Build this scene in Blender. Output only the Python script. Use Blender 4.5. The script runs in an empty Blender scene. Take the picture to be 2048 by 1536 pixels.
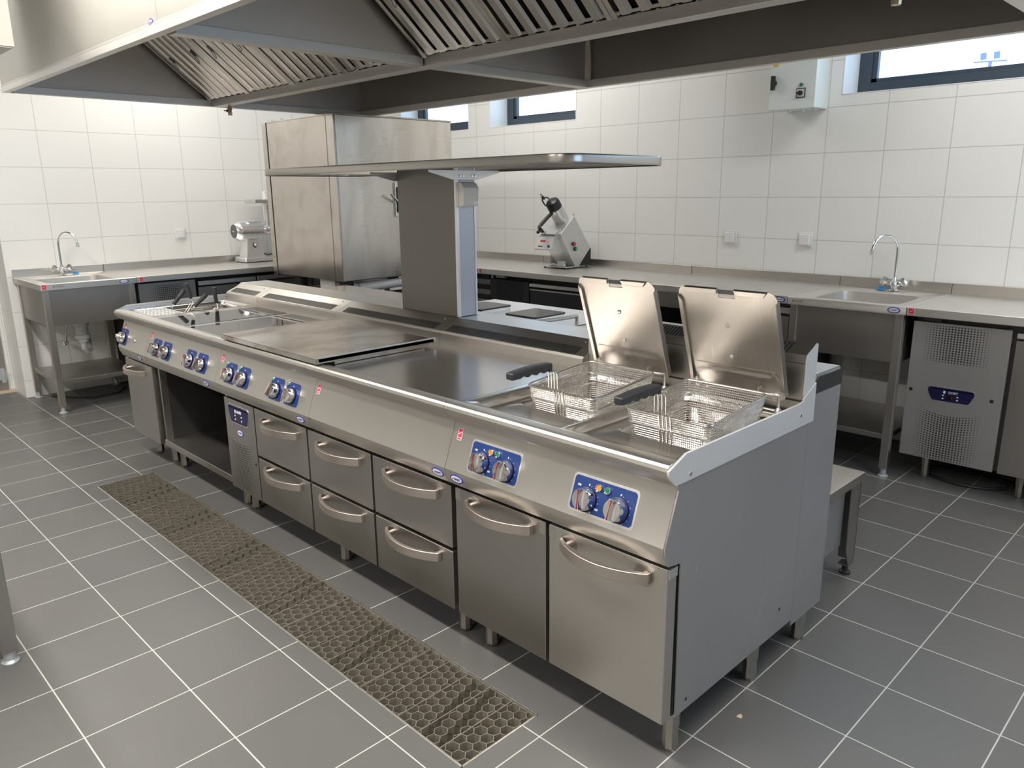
import bpy, math, random
from mathutils import Matrix, Vector
random.seed(7)
SC = bpy.context.scene
COL = SC.collection
PI = math.pi

# ------------------------------------------------------------------ materials
def new_mat(name):
    m = bpy.data.materials.new(name); m.use_nodes = True
    nt = m.node_tree; b = nt.nodes['Principled BSDF']
    return m, nt, b
def N(nt, t, **kw):
    n = nt.nodes.new(t)
    for k, v in kw.items(): setattr(n, k, v)
    return n
def plain(name, col, rough=0.5, metal=0.0, emis=None, spec=None, trans=None, noise=0.0):
    m, nt, b = new_mat(name)
    b.inputs['Base Color'].default_value = (*col, 1)
    b.inputs['Roughness'].default_value = rough
    b.inputs['Metallic'].default_value = metal
    if emis: b.inputs['Emission Color'].default_value = (*col, 1); b.inputs['Emission Strength'].default_value = emis
    if spec is not None: b.inputs['Specular IOR Level'].default_value = spec
    if trans: b.inputs['Transmission Weight'].default_value = trans
    # a faint procedural unevenness of the gloss
    g = N(nt, 'ShaderNodeNewGeometry'); no = N(nt, 'ShaderNodeTexNoise'); no.inputs['Scale'].default_value = 9
    mr = N(nt, 'ShaderNodeMapRange'); mr.inputs['To Min'].default_value = max(0, rough - .03 - noise); mr.inputs['To Max'].default_value = rough + .03 + noise
    nt.links.new(g.outputs['Position'], no.inputs['Vector']); nt.links.new(no.outputs['Fac'], mr.inputs['Value'])
    nt.links.new(mr.outputs['Result'], b.inputs['Roughness'])
    return m
def steel(name, col, rough, scale=(8, 1300, 1300), bump=0, smudge=.04, stain=0.0, stain_col=(.30, .20, .13), metal=1.0, tint=.05, stain_scale=(1, .5, 1)):
    """brushed sheet steel: stretched fine noise for the brushing, broad noise for handling marks"""
    m, nt, b = new_mat(name)
    b.inputs['Metallic'].default_value = metal
    g = N(nt, 'ShaderNodeNewGeometry')
    mp = N(nt, 'ShaderNodeMapping'); mp.inputs['Scale'].default_value = scale
    n1 = N(nt, 'ShaderNodeTexNoise'); n1.inputs['Scale'].default_value = 1.0; n1.inputs['Detail'].default_value = 3
    n2 = N(nt, 'ShaderNodeTexNoise'); n2.inputs['Scale'].default_value = 1.6; n2.inputs['Detail'].default_value = 2
    nt.links.new(g.outputs['Position'], mp.inputs['Vector']); nt.links.new(mp.outputs['Vector'], n1.inputs['Vector'])
    nt.links.new(g.outputs['Position'], n2.inputs['Vector'])
    mr = N(nt, 'ShaderNodeMapRange'); mr.inputs['From Min'].default_value = .3; mr.inputs['From Max'].default_value = .7
    mr.inputs['To Min'].default_value = rough - smudge; mr.inputs['To Max'].default_value = rough + smudge
    nt.links.new(n2.outputs['Fac'], mr.inputs['Value'])
    ad = N(nt, 'ShaderNodeMath', operation='MULTIPLY_ADD'); ad.inputs[1].default_value = .12; ad.inputs[2].default_value = -.06
    nt.links.new(n1.outputs['Fac'], ad.inputs[0])
    ad2 = N(nt, 'ShaderNodeMath', operation='ADD'); nt.links.new(mr.outputs['Result'], ad2.inputs[0]); nt.links.new(ad.outputs[0], ad2.inputs[1])
    nt.links.new(ad2.outputs[0], b.inputs['Roughness'])
    mx = N(nt, 'ShaderNodeMix', data_type='RGBA'); mx.inputs['A'].default_value = (*[c * (1 - tint) for c in col], 1); mx.inputs['B'].default_value = (*[min(1, c * (1 + tint)) for c in col], 1)
    nt.links.new(n1.outputs['Fac'], mx.inputs['Factor'])
    last = mx.outputs['Result']
    if stain:
        n3 = N(nt, 'ShaderNodeTexNoise'); n3.inputs['Scale'].default_value = 5.5; n3.inputs['Detail'].default_value = 6; n3.inputs['Distortion'].default_value = .6
        m2 = N(nt, 'ShaderNodeMapping'); m2.inputs['Scale'].default_value = stain_scale; nt.links.new(g.outputs['Position'], m2.inputs['Vector']); nt.links.new(m2.outputs['Vector'], n3.inputs['Vector'])
        r3 = N(nt, 'ShaderNodeMapRange'); r3.inputs['From Min'].default_value = .45; r3.inputs['From Max'].default_value = .66; r3.inputs['To Max'].default_value = stain
        nt.links.new(n3.outputs['Fac'], r3.inputs['Value'])
        mx2 = N(nt, 'ShaderNodeMix', data_type='RGBA'); mx2.inputs['B'].default_value = (*stain_col, 1)
        nt.links.new(last, mx2.inputs['A']); nt.links.new(r3.outputs['Result'], mx2.inputs['Factor']); last = mx2.outputs['Result']
    nt.links.new(last, b.inputs['Base Color'])
    if bump:
        bp = N(nt, 'ShaderNodeBump'); bp.inputs['Strength'].default_value = bump; bp.inputs['Distance'].default_value = .002
        nt.links.new(n1.outputs['Fac'], bp.inputs['Height']); nt.links.new(bp.outputs['Normal'], b.inputs['Normal'])
    return m
def tiles(name, axes, origin, pitch, grout_w, col, grout, rough, vary, coolwarm=0.0, bump=.3):
    """rectangular tiling measured in metres on two world axes"""
    m, nt, b = new_mat(name)
    g = N(nt, 'ShaderNodeNewGeometry'); sp = N(nt, 'ShaderNodeSeparateXYZ'); nt.links.new(g.outputs['Position'], sp.inputs[0])
    masks, ids = [], []
    for ax, o, p, gw in zip(axes, origin, pitch, grout_w):
        s = N(nt, 'ShaderNodeMath', operation='SUBTRACT'); s.inputs[1].default_value = o; nt.links.new(sp.outputs[ax], s.inputs[0])
        d = N(nt, 'ShaderNodeMath', operation='DIVIDE'); d.inputs[1].default_value = p; nt.links.new(s.outputs[0], d.inputs[0])
        r = N(nt, 'ShaderNodeMath', operation='ROUND'); nt.links.new(d.outputs[0], r.inputs[0])
        q = N(nt, 'ShaderNodeMath', operation='SUBTRACT'); nt.links.new(d.outputs[0], q.inputs[0]); nt.links.new(r.outputs[0], q.inputs[1])
        a = N(nt, 'ShaderNodeMath', operation='ABSOLUTE'); nt.links.new(q.outputs[0], a.inputs[0])
        l = N(nt, 'ShaderNodeMapRange'); l.inputs['From Min'].default_value = gw / 2 / p; l.inputs['From Max'].default_value = gw / 2 / p + .0012 / p
        l.inputs['To Min'].default_value = 1; l.inputs['To Max'].default_value = 0
        nt.links.new(a.outputs[0], l.inputs['Value']); masks.append(l.outputs['Result'])
        f = N(nt, 'ShaderNodeMath', operation='FLOOR'); nt.links.new(d.outputs[0], f.inputs[0]); ids.append(f.outputs[0])
    mx = N(nt, 'ShaderNodeMath', operation='MAXIMUM'); nt.links.new(masks[0], mx.inputs[0]); nt.links.new(masks[1], mx.inputs[1])
    cb = N(nt, 'ShaderNodeCombineXYZ'); nt.links.new(ids[0], cb.inputs[0]); nt.links.new(ids[1], cb.inputs[1])
    wn = N(nt, 'ShaderNodeTexWhiteNoise'); nt.links.new(cb.outputs[0], wn.inputs['Vector'])
    no = N(nt, 'ShaderNodeTexNoise'); no.inputs['Scale'].default_value = 5; no.inputs['Detail'].default_value = 5; nt.links.new(g.outputs['Position'], no.inputs['Vector'])
    hs = N(nt, 'ShaderNodeMix', data_type='RGBA')
    hs.inputs['A'].default_value = (col[0] * (1 - vary), col[1] * (1 - vary), col[2] * (1 - vary + coolwarm), 1)
    hs.inputs['B'].default_value = (col[0] * (1 + vary), col[1] * (1 + vary), col[2] * (1 + vary - coolwarm), 1)
    av = N(nt, 'ShaderNodeMath', operation='MULTIPLY_ADD'); av.inputs[1].default_value = .5; nt.links.new(wn.outputs['Value'], av.inputs[0])
    hf = N(nt, 'ShaderNodeMath', operation='MULTIPLY'); hf.inputs[1].default_value = .5; nt.links.new(no.outputs['Fac'], hf.inputs[0]); nt.links.new(hf.outputs[0], av.inputs[2])
    nt.links.new(av.outputs[0], hs.inputs['Factor'])
    cm = N(nt, 'ShaderNodeMix', data_type='RGBA'); cm.inputs['B'].default_value = (*grout, 1)
    nt.links.new(hs.outputs['Result'], cm.inputs['A']); nt.links.new(mx.outputs[0], cm.inputs['Factor']); nt.links.new(cm.outputs['Result'], b.inputs['Base Color'])
    rr = N(nt, 'ShaderNodeMapRange'); rr.inputs['To Min'].default_value = rough - .03; rr.inputs['To Max'].default_value = rough + .03; nt.links.new(no.outputs['Fac'], rr.inputs['Value'])
    rm = N(nt, 'ShaderNodeMath', operation='MAXIMUM'); gm = N(nt, 'ShaderNodeMath', operation='MULTIPLY'); gm.inputs[1].default_value = .8
    nt.links.new(mx.outputs[0], gm.inputs[0]); nt.links.new(rr.outputs['Result'], rm.inputs[0]); nt.links.new(gm.outputs[0], rm.inputs[1]); nt.links.new(rm.outputs[0], b.inputs['Roughness'])
    bp = N(nt, 'ShaderNodeBump', invert=True); bp.inputs['Strength'].default_value = bump; bp.inputs['Distance'].default_value = .001
    nt.links.new(mx.outputs[0], bp.inputs['Height']); nt.links.new(bp.outputs['Normal'], b.inputs['Normal'])
    return m

M = {}
M['steel'] = steel('brushed_steel', (.60, .57, .53), .34)
M['counter'] = steel('counter_sheet_steel', (.74, .72, .69), .42, smudge=.04)
M['grain'] = steel('grained_door_steel', (.58, .555, .51), .42, scale=(260, 260, 260), bump=.05, smudge=.04, tint=.08)
M['hood_in'] = steel('hood_lit_steel', (.62, .565, .515), .46, smudge=.04)  # lighter warm copy of the hood steel; light on partitions put into colour
M['steel_top'] = steel('worktop_steel', (.68, .65, .62), .23, scale=(8, 1300, 1300), bump=0, smudge=.012, tint=0)
M['steel_door'] = steel('door_steel', (.45, .43, .405), .36, smudge=.05)
M['steel_galv'] = steel('grained_side_steel', (.48, .47, .46), .46, scale=(240, 240, 240), bump=.05, smudge=.05, metal=.85, tint=.10)
M['steel_trim'] = steel('trim_steel', (.78, .775, .77), .38, scale=(300, 300, 300), bump=.03, smudge=.04)
M['steel_y'] = steel('crosswise_brushed_steel', (.60, .57, .53), .28, scale=(1300, 8, 1300))
M['steel_oven'] = steel('oven_sheet_steel', (.56, .52, .48), .20, scale=(8, 8, 1300), bump=0, smudge=.06, stain=.35, stain_col=(.36, .31, .25))
M['steel_oven2'] = steel('film_covered_steel', (.78, .74, .69), .30, scale=(8, 8, 900), bump=0, smudge=.08, stain=.30, stain_col=(.46, .38, .30), stain_scale=(1.4, 1.4, .35))
M['hood'] = steel('hood_sheet_steel', (.36, .345, .325), .34, scale=(8, 8, 1300), smudge=.05)
M['hood_front'] = steel('hood_front_steel', (.54, .53, .50), .42, scale=(8, 8, 1300), smudge=.06)
M['baffle'] = steel('filter_steel', (.62, .59, .54), .30, scale=(900, 8, 8), smudge=.06, tint=.1)
M['lid'] = steel('fryer_lid_steel', (.41, .385, .35), .30, scale=(1300, 8, 8), bump=0, smudge=.02, tint=0)
M['handle'] = steel('satin_handle_metal', (.60, .53, .48), .38, scale=(8, 1300, 1300), bump=.02, smudge=.03)
M['tray'] = steel('stained_tray_steel', (.70, .67, .64), .24, scale=(12, 60, 60), smudge=.06, bump=0, stain=.75)
M['shelf_rim'] = steel('shelf_rim_steel', (.47, .45, .42), .30, smudge=.02, tint=0)
M['rim'] = steel('hood_rim_steel', (.66, .635, .60), .42, smudge=.03)
M['cap'] = steel('spine_cap_steel', (.80, .79, .78), .34, smudge=.02)  # pale base colour stands in for window reflections on the cap
M['fascia'] = steel('fascia_steel', (.60, .575, .535), .42, smudge=.03)
M['end_trim'] = steel('folded_end_trim_steel', (.80, .80, .81), .40, scale=(300, 300, 300), bump=.03, smudge=.04, metal=.55)
M['column'] = steel('column_steel', (.20, .188, .175), .38, scale=(8, 8, 1300), smudge=.04)
M['film'] = plain('protective_film', (.52, .54, .62), .32, .35)
M['leg'] = steel('leg_steel', (.42, .39, .35), .34, scale=(200, 200, 6), smudge=.08)
M['chrome'] = plain('chrome', (.80, .80, .80), .07, 1.0)
M['wire'] = plain('plated_wire', (.62, .60, .57), .28, 1.0)
M['dark_gap'] = plain('dark_gap', (.012, .012, .012), .6)  # near-black colour paints the shade in gaps, slots and holes
M['black'] = plain('black_plastic', (.018, .018, .019), .42)
M['grip'] = plain('black_grip', (.022, .022, .023), .5)
M['black_steel'] = steel('black_cabinet_steel', (.075, .075, .085), .42, metal=.6, smudge=.04)
M['inner_dark'] = plain('unlit_cabinet_steel', (.09, .087, .083), .4, .8)  # dark base colour carries the shade inside cabinets
M['grey_steel'] = steel('grey_cabinet_steel', (.36, .36, .365), .42, metal=.8, smudge=.04)
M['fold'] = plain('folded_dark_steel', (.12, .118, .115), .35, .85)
M['glass_hob'] = plain('black_ceramic_glass', (.012, .012, .014), .035, 0)
for n_ in M['glass_hob'].node_tree.nodes:
    if n_.type == 'BSDF_PRINCIPLED': n_.inputs['IOR'].default_value = 2.3
M['cast'] = plain('hotplate_lid', (.05, .05, .055), .16, .3)
M['blue'] = plain('blue_dial_plate', (.005, .028, .14), .45)
M['navy'] = plain('navy_badge', (.008, .008, .055), .35)
M['badge_blue'] = plain('badge_blue', (.03, .05, .33), .35)
M['white'] = plain('white_print', (.80, .80, .80), .45)
M['red'] = plain('red_sticker', (.66, .03, .07), .45)
M['redline'] = plain('knob_red_line', (.30, .01, .02), .3)
M['orange'] = plain('orange_lamp', (.85, .22, .02), .25)
M['green'] = plain('green_lamp', (.01, .16, .08), .25)
M['green2'] = plain('green_button', (.10, .48, .17), .35)
M['red2'] = plain('red_button', (.70, .05, .06), .35)
M['plug_blue'] = plain('blue_plug', (.02, .28, .62), .4)
M['plastic'] = plain('white_plastic', (.80, .80, .80), .35)
M['pvc'] = plain('grey_drain_pipe', (.58, .60, .60), .42)
M['elec'] = plain('painted_switch_box', (.70, .745, .73), .40)
M['elec_s'] = plain('grey_socket_plastic', (.62, .60, .56), .4)
M['dkgrey'] = plain('dark_grey_plastic', (.10, .10, .105), .4)
M['machine'] = plain('cast_aluminium', (.68, .68, .665), .34, .65)
M['polish'] = steel('polished_aluminium', (.86, .86, .87), .20, scale=(9, 9, 9), bump=0, smudge=.05, metal=.85)
M['yellow'] = plain('yellow_label', (.75, .50, .02), .5)
M['brass'] = plain('brass_fitting', (.52, .42, .28), .25, 1.0)
M['zinc'] = plain('galvanised_foot', (.52, .56, .58), .42, .5)
M['frame'] = plain('anthracite_window_frame', (.045, .062, .085), .45)
M['reveal'] = plain('window_reveal_tile', (.78, .80, .82), .3)
M['dirt'] = plain('channel_concrete', (.12, .108, .085), .85)
M['grate'] = steel('grate_steel', (.30, .275, .225), .45, scale=(60, 60, 60), metal=.5, smudge=.12, tint=.2)
M['ceiling'] = plain('ceiling_paint', (.62, .62, .60), .8)
M['paint'] = plain('far_wall_paint', (.42, .41, .39), .7)
M['beige'] = plain('beige_threshold', (.55, .48, .38), .6)
M['lamp'] = plain('lit_lamp_diffuser', (1.0, .97, .92), .5, emis=4)
M['crumb'] = plain('plaster_crumb', (.65, .52, .38), .9)
M['mast'] = plain('mast_paint', (.15, .19, .27), .5)
M['display'] = plain('dark_display', (.02, .01, .01), .2)
M['wall'] = tiles('white_wall_tiles_left', ('Y', 'Z'), (.2136, 1.9333), (.3435, .2579), (.0030, .0030), (.83, .83, .81), (.55, .55, .53), .24, .012)
M['wallb'] = tiles('white_wall_tiles_back', ('X', 'Z'), (-2.172, 1.9333), (.3435, .2579), (.0034, .0034), (.83, .83, .81), (.55, .55, .53), .24, .012)
M['floor'] = tiles('grey_floor_tiles', ('X', 'Y'), (-4.5416, -.4275), (.302, .298), (.0024, .0026), (.108, .107, .104), (.47, .48, .44), .37, .10, .05)
gm, gnt, gb = new_mat('window_glass')
gt = N(gnt, 'ShaderNodeBsdfTransparent'); gg = N(gnt, 'ShaderNodeBsdfGlossy'); gg.inputs['Roughness'].default_value = .02; gx = N(gnt, 'ShaderNodeMixShader'); glw = N(gnt, 'ShaderNodeLayerWeight'); gpw = N(gnt, 'ShaderNodeMath', operation='POWER'); gpw.inputs[1].default_value = 5; gfr = N(gnt, 'ShaderNodeMath', operation='MULTIPLY_ADD'); gfr.inputs[1].default_value = .9; gfr.inputs[2].default_value = .03; gnt.links.new(glw.outputs['Facing'], gpw.inputs[0]); gnt.links.new(gpw.outputs[0], gfr.inputs[0])
gt.inputs['Color'].default_value = (.94, .97, .97, 1)
gnt.links.new(gfr.outputs[0], gx.inputs[0]); gnt.links.new(gt.outputs[0], gx.inputs[1]); gnt.links.new(gg.outputs[0], gx.inputs[2]); gnt.links.new(gx.outputs[0], gnt.nodes['Material Output'].inputs['Surface'])
M['glass'] = gm

# ------------------------------------------------------------------ mesh helper
class MB:
    def __init__(s, T=None): s.v, s.f, s.m, s.T = [], [], [], T
    def add(s, vs, fs, mi=0):
        b = len(s.v)
        for p in vs:
            p = Vector(p); s.v.append(s.T @ p if s.T else p)
        for f in fs: s.f.append(tuple(b + i for i in f)); s.m.append(mi)
        return s
    def box(s, x0, x1, y0, y1, z0, z1, mi=0):
        x0, x1 = min(x0, x1), max(x0, x1); y0, y1 = min(y0, y1), max(y0, y1); z0, z1 = min(z0, z1), max(z0, z1)
        v = [(x0, y0, z0), (x1, y0, z0), (x1, y1, z0), (x0, y1, z0), (x0, y0, z1), (x1, y0, z1), (x1, y1, z1), (x0, y1, z1)]
        return s.add(v, [(0, 3, 2, 1), (4, 5, 6, 7), (0, 1, 5, 4), (1, 2, 6, 5), (2, 3, 7, 6), (3, 0, 4, 7)], mi)
    def prism(s, prof, ax, a0, a1, mi=0):
        """prof: 2D outline; ax 'x': prof=(y,z), 'y': (x,z), 'z': (x,y)"""
        def P(u, w, a): return {'x': (a, u, w), 'y': (u, a, w), 'z': (u, w, a)}[ax]
        n = len(prof); v = [P(u, w, a0) for u, w in prof] + [P(u, w, a1) for u, w in prof]
        fs = [tuple(range(n)), tuple(range(2 * n - 1, n - 1, -1))] + [(i, i + n, (i + 1) % n + n, (i + 1) % n) for i in range(n)]
        return s.add(v, fs, mi)
    def tube(s, pts, r, seg=8, closed=False, mi=0, caps=True):
        pts = [Vector(p) for p in pts]; n = len(pts); rs = r if isinstance(r, (list, tuple)) else [r] * n
        vs = []; up = None
        for i, p in enumerate(pts):
            if closed: t = (pts[(i + 1) % n] - pts[i - 1]).normalized()
            else: t = (pts[min(i + 1, n - 1)] - pts[max(i - 1, 0)]).normalized()
            if up is None:
                up = Vector((0, 0, 1)) if abs(t.z) < .9 else Vector((1, 0, 0))
            a = t.cross(up)
            if a.length < 1e-6: a = t.cross(Vector((0, 1, 0)))
            a.normalize(); b = a.cross(t).normalized(); up = b
            for k in range(seg):
                w = 2 * PI * k / seg; vs.append(p + (a * math.cos(w) + b * math.sin(w)) * rs[i])
        fs = []
        for i in range(n if closed else n - 1):
            j = (i + 1) % n
            for k in range(seg):
                l = (k + 1) % seg; fs.append((i * seg + k, i * seg + l, j * seg + l, j * seg + k))
        if not closed and caps: fs += [tuple(range(seg - 1, -1, -1)), tuple((n - 1) * seg + k for k in range(seg))]
        return s.add(vs, fs, mi)
    def cyl(s, p0, p1, r0, r1=None, seg=20, mi=0): return s.tube([p0, p1], [r0, r0 if r1 is None else r1], seg, mi=mi)
    def lathe(s, o, d, prof, seg=24, mi=0):
        """prof: list of (distance along d, radius)"""
        o = Vector(o); d = Vector(d).normalized(); a = d.orthogonal().normalized(); b = d.cross(a)
        vs = [o + d * h + (a * math.cos(2 * PI * k / seg) + b * math.sin(2 * PI * k / seg)) * max(r, 1e-5) for h, r in prof for k in range(seg)]
        fs = [(i * seg + k, i * seg + (k + 1) % seg, (i + 1) * seg + (k + 1) % seg, (i + 1) * seg + k) for i in range(len(prof) - 1) for k in range(seg)]
        fs += [tuple(range(seg - 1, -1, -1)), tuple((len(prof) - 1) * seg + k for k in range(seg))]
        return s.add(vs, fs, mi)
    def loops(s, ls, cap_last=True, cap_first=False, mi=0):
        """ls: list of rounded rectangles (x0,x1,y0,y1,z,r) bridged one to the next"""
        K = 6; n = 4 * (K + 1); vs = []
        for x0, x1, y0, y1, z, r in ls: vs += [(x, y, z) for x, y in rrect(x0, x1, y0, y1, r, K)]
        fs = [(i * n + k, i * n + (k + 1) % n, (i + 1) * n + (k + 1) % n, (i + 1) * n + k) for i in range(len(ls) - 1) for k in range(n)]
        if cap_last: fs.append(tuple((len(ls) - 1) * n + k for k in range(n)))
        if cap_first: fs.append(tuple(range(n - 1, -1, -1)))
        return s.add(vs, fs, mi)
    def build(s, name, mats, parent=None, bevel=0.0, angle=35, kind=None, seg=2):
        me = bpy.data.meshes.new(name)
        off = Vector((0, 0, 0)); p = parent
        while p is not None: off += Vector(p.location); p = p.parent
        me.from_pydata([v - off for v in s.v], [], s.f)
        for k in (mats if isinstance(mats, (list, tuple)) else [mats]): me.materials.append(M[k])
        import bmesh
        bm = bmesh.new(); bm.from_mesh(me); bm.faces.ensure_lookup_table()
        for f, mi in zip(bm.faces, s.m): f.material_index = mi; f.smooth = True
        bmesh.ops.recalc_face_normals(bm, faces=bm.faces[:])
        lim = math.radians(angle)
        for e in bm.edges:
            if len(e.link_faces) != 2 or e.calc_face_angle(0) > lim: e.smooth = False
        bm.to_mesh(me); bm.free()
        o = bpy.data.objects.new(name, me); COL.objects.link(o)
        if parent: o.parent = parent
        if bevel:
            md = o.modifiers.new('bevel', 'BEVEL'); md.width = bevel; md.segments = seg; md.limit_method = 'ANGLE'; md.angle_limit = math.radians(40); md.harden_normals = True
            me2 = me
            for e in me2.edges: e.use_edge_sharp = False
        if kind: o['kind'] = kind
        return o
def rrect(x0, x1, y0, y1, r, K=6):
    r = max(r, 1e-4); pts = []
    for cx, cy, a0 in ((x1 - r, y0 + r, -90), (x1 - r, y1 - r, 0), (x0 + r, y1 - r, 90), (x0 + r, y0 + r, 180)):
        for k in range(K + 1):
            a = math.radians(a0 + 90 * k / K); pts.append((cx + r * math.cos(a), cy + r * math.sin(a)))
    return pts
def thing(name, label, cat, loc, group=None):
    o = bpy.data.objects.new(name, None); COL.objects.link(o); o.location = loc; o.empty_display_size = .1
    o['label'] = label; o['category'] = cat
    if group: o['group'] = group
    return o
def tag(o, label, cat, group=None):
    o['label'] = label; o['category'] = cat
    if group: o['group'] = group
    return o
def relabel(o, label): o['label'] = label
def dup(o, loc=None, parent=None):
    c = o.copy(); COL.objects.link(c)
    if parent is not None: c.parent = parent
    if loc is not None: c.location = loc
    for ch in [k for k in o.children]: dup(ch, None, c)
    return c
def frame_mat(o, X, Y):
    X = Vector(X).normalized(); Y = Vector(Y).normalized(); Z = X.cross(Y)
    return Matrix(((X.x, Y.x, Z.x, o[0]), (X.y, Y.y, Z.y, o[1]), (X.z, Y.z, Z.z, o[2]), (0, 0, 0, 1)))
_tc = {}
def text_verts(body, size):
    if body not in _tc:
        cu = bpy.data.curves.new('lettering', 'FONT'); cu.body = body; cu.size = 1; cu.extrude = .01; cu.align_x = 'CENTER'; cu.align_y = 'CENTER'; cu.resolution_u = 3; cu.offset = .012
        t = bpy.data.objects.new('lettering', cu); COL.objects.link(t); bpy.context.view_layer.update()
        me = bpy.data.meshes.new_from_object(t.evaluated_get(bpy.context.evaluated_depsgraph_get()))
        _tc[body] = ([v.co.copy() for v in me.vertices], [tuple(p.vertices) for p in me.polygons])
        bpy.data.objects.remove(t); bpy.data.curves.remove(cu); bpy.data.meshes.remove(me)
    vs, fs = _tc[body]
    return [Vector((v.x * size, v.y * size, v.z * .0006 / .01)) for v in vs], fs
def text(mb, body, size, x=0, y=0, z=.0007, mi=0, sx=1.0):
    vs, fs = text_verts(body, size); mb.add([(v.x * sx + x, v.y + y, v.z + z) for v in vs], fs, mi)
def ell(a, b, n=32, cx=0, cy=0): return [(cx + a * math.cos(2 * PI * k / n), cy + b * math.sin(2 * PI * k / n)) for k in range(n)]
def oval_badge(parent, o, X, Y, w=.052, h=.026, name='oval_badge'):
    b = MB(frame_mat(o, X, Y))
    b.prism(ell(w / 2, h / 2), 'z', 0, .0012, 0); b.prism(ell(w / 2 * .80, h / 2 * .72), 'z', .0012, .0016, 1)
    text(b, 'GORT', h * .36, w * .06, 0, .0019, 0); b.prism(ell(h * .09, h * .09, 12, -w * .26, 0), 'z', .0016, .0021, 2)
    return b.build(name, ['badge_blue', 'white', 'red'], parent)
def sticker(parent, o, X, Y, w=.022, h=.036, name='red_sticker'):
    b = MB(frame_mat(o, X, Y))
    b.box(-w / 2, w / 2, -h / 2, h / 2, 0, .0004, 1); b.box(-w / 2 + .0015, w / 2 - .0015, -h / 2 + .0085, h / 2 - .0015, .0004, .0008, 0); b.box(-w / 2 + .0015, w / 2 - .0015, -h / 2 + .0015, -h / 2 + .0065, .0004, .0008, 0)
    b.add([(-w * .28, h * .02, .0012), (-w * .2, -h * .02, .0012), (w * .3, h * .26, .0012), (w * .26, h * .17, .0012)], [(0, 1, 3, 2)], 1)
    return b.build(name, ['red', 'white'], parent)
def etched(parent, o, X, Y, size=.016):
    b = MB(frame_mat(o, X, Y)); text(b, 'GORT', size, 0, 0, .0003, 0); b.prism(ell(size * .3, size * .38, 14, -size * 1.9, 0), 'z', 0, .0006, 0)
    return b.build('etched_logo', 'steel_door', parent)

# directions on the sloped control fascia (facing the cook)
PX, PY = (1, 0, 0), (0, .3331, .9429)
def fascia(x, t, out=0.0):
    """point on the fascia; t 0 at its lower edge (z .636) and 1 at its upper edge (z .772)"""
    return (x, -.025 + .048 * t - .9429 * out, .636 + .136 * t + .3331 * out)

# ------------------------------------------------------------------ setting
XL, YB, YF, XR, HC = -5.607, 3.259, -4.6, 3.2, 3.0
gx0, gx1, gy0, gy1 = -3.262, -.378, -.360, -.066
f = MB()
f.box(-6.1, XR, YF, gy0, -.05, 0); f.box(-6.1, XR, gy1, YB + .25, -.05, 0); f.box(-6.1, gx0, gy0, gy1, -.05, 0); f.box(gx1, XR, gy0, gy1, -.05, 0)
f.build('floor', 'floor', kind='structure')
c = MB(); c.box(gx0 - .02, gx1 + .02, gy0 - .02, gy1 + .02, -.075, -.052); c.box(gx0 - .02, gx0, gy0, gy1, -.075, -.05); c.box(gx1, gx1 + .02, gy0, gy1, -.075, -.05)
c.box(gx0 - .02, gx1 + .02, gy0 - .02, gy0, -.075, -.05); c.box(gx0 - .02, gx1 + .02, gy1, gy1 + .02, -.075, -.05)
c.build('floor_channel', 'dirt', kind='structure')
b = MB(); b.box(-6.2, XR + .1, YF - .1, YB + .3, HC, HC + .1); b.build('ceiling', 'ceiling', kind='structure')
# back wall with three strip windows
WZ0, WZ1 = 1.999, 2.62
WX = [(-5.30, -4.33), (-4.06, -3.10), (-1.067, .25), (.75, 2.05)]
b = MB(); b.box(-6.1, XR, YB, YB + .26, -.05, WZ0); b.box(-6.1, XR, YB, YB + .26, WZ1, HC)
xs = [-6.1] + [v for w in WX for v in w] + [XR]
for i in range(0, len(xs), 2): b.box(xs[i], xs[i + 1], YB, YB + .26, WZ0, WZ1)
b.build('wall_back', 'wallb', kind='structure')
for i, (a, d) in enumerate(WX):
    root = MB(); fy = YB + .205
    fw = .075
    root.box(a, a + fw, fy, fy + .05, WZ0, WZ1); root.box(d - fw, d, fy, fy + .05, WZ0, WZ1); root.box(a + fw, d - fw, fy, fy + .05, WZ0, WZ0 + fw); root.box(a + fw, d - fw, fy, fy + .05, WZ1 - fw, WZ1)
    o = root.build('window_%d' % (i + 1), 'frame', kind='structure', bevel=.003)
    s = MB(); a2, d2, z2, z3 = a + fw, d - fw, WZ0 + fw, WZ1 - fw
    s.box(a2, a2 + .03, fy + .012, fy + .045, z2, z3); s.box(d2 - .03, d2, fy + .012, fy + .045, z2, z3); s.box(a2, d2, fy + .012, fy + .045, z2, z2 + .022); s.box(a2, d2, fy + .012, fy + .045, z3 - .022, z3)
    s.build('sash', 'frame', o)
    g = MB(); g.box(a2 + .02, d2 - .02, fy + .026, fy + .030, z2 + .015, z3 - .015); g.build('pane', 'glass', o)
    rv = MB()
    rv.box(a - .001, a + .004, YB - .002, fy, WZ0, WZ1); rv.box(d - .004, d + .001, YB - .002, fy, WZ0, WZ1); rv.box(a, d, YB - .002, fy, WZ0 - .001, WZ0 + .004)
    rv.build('reveal', 'reveal', o)
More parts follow.
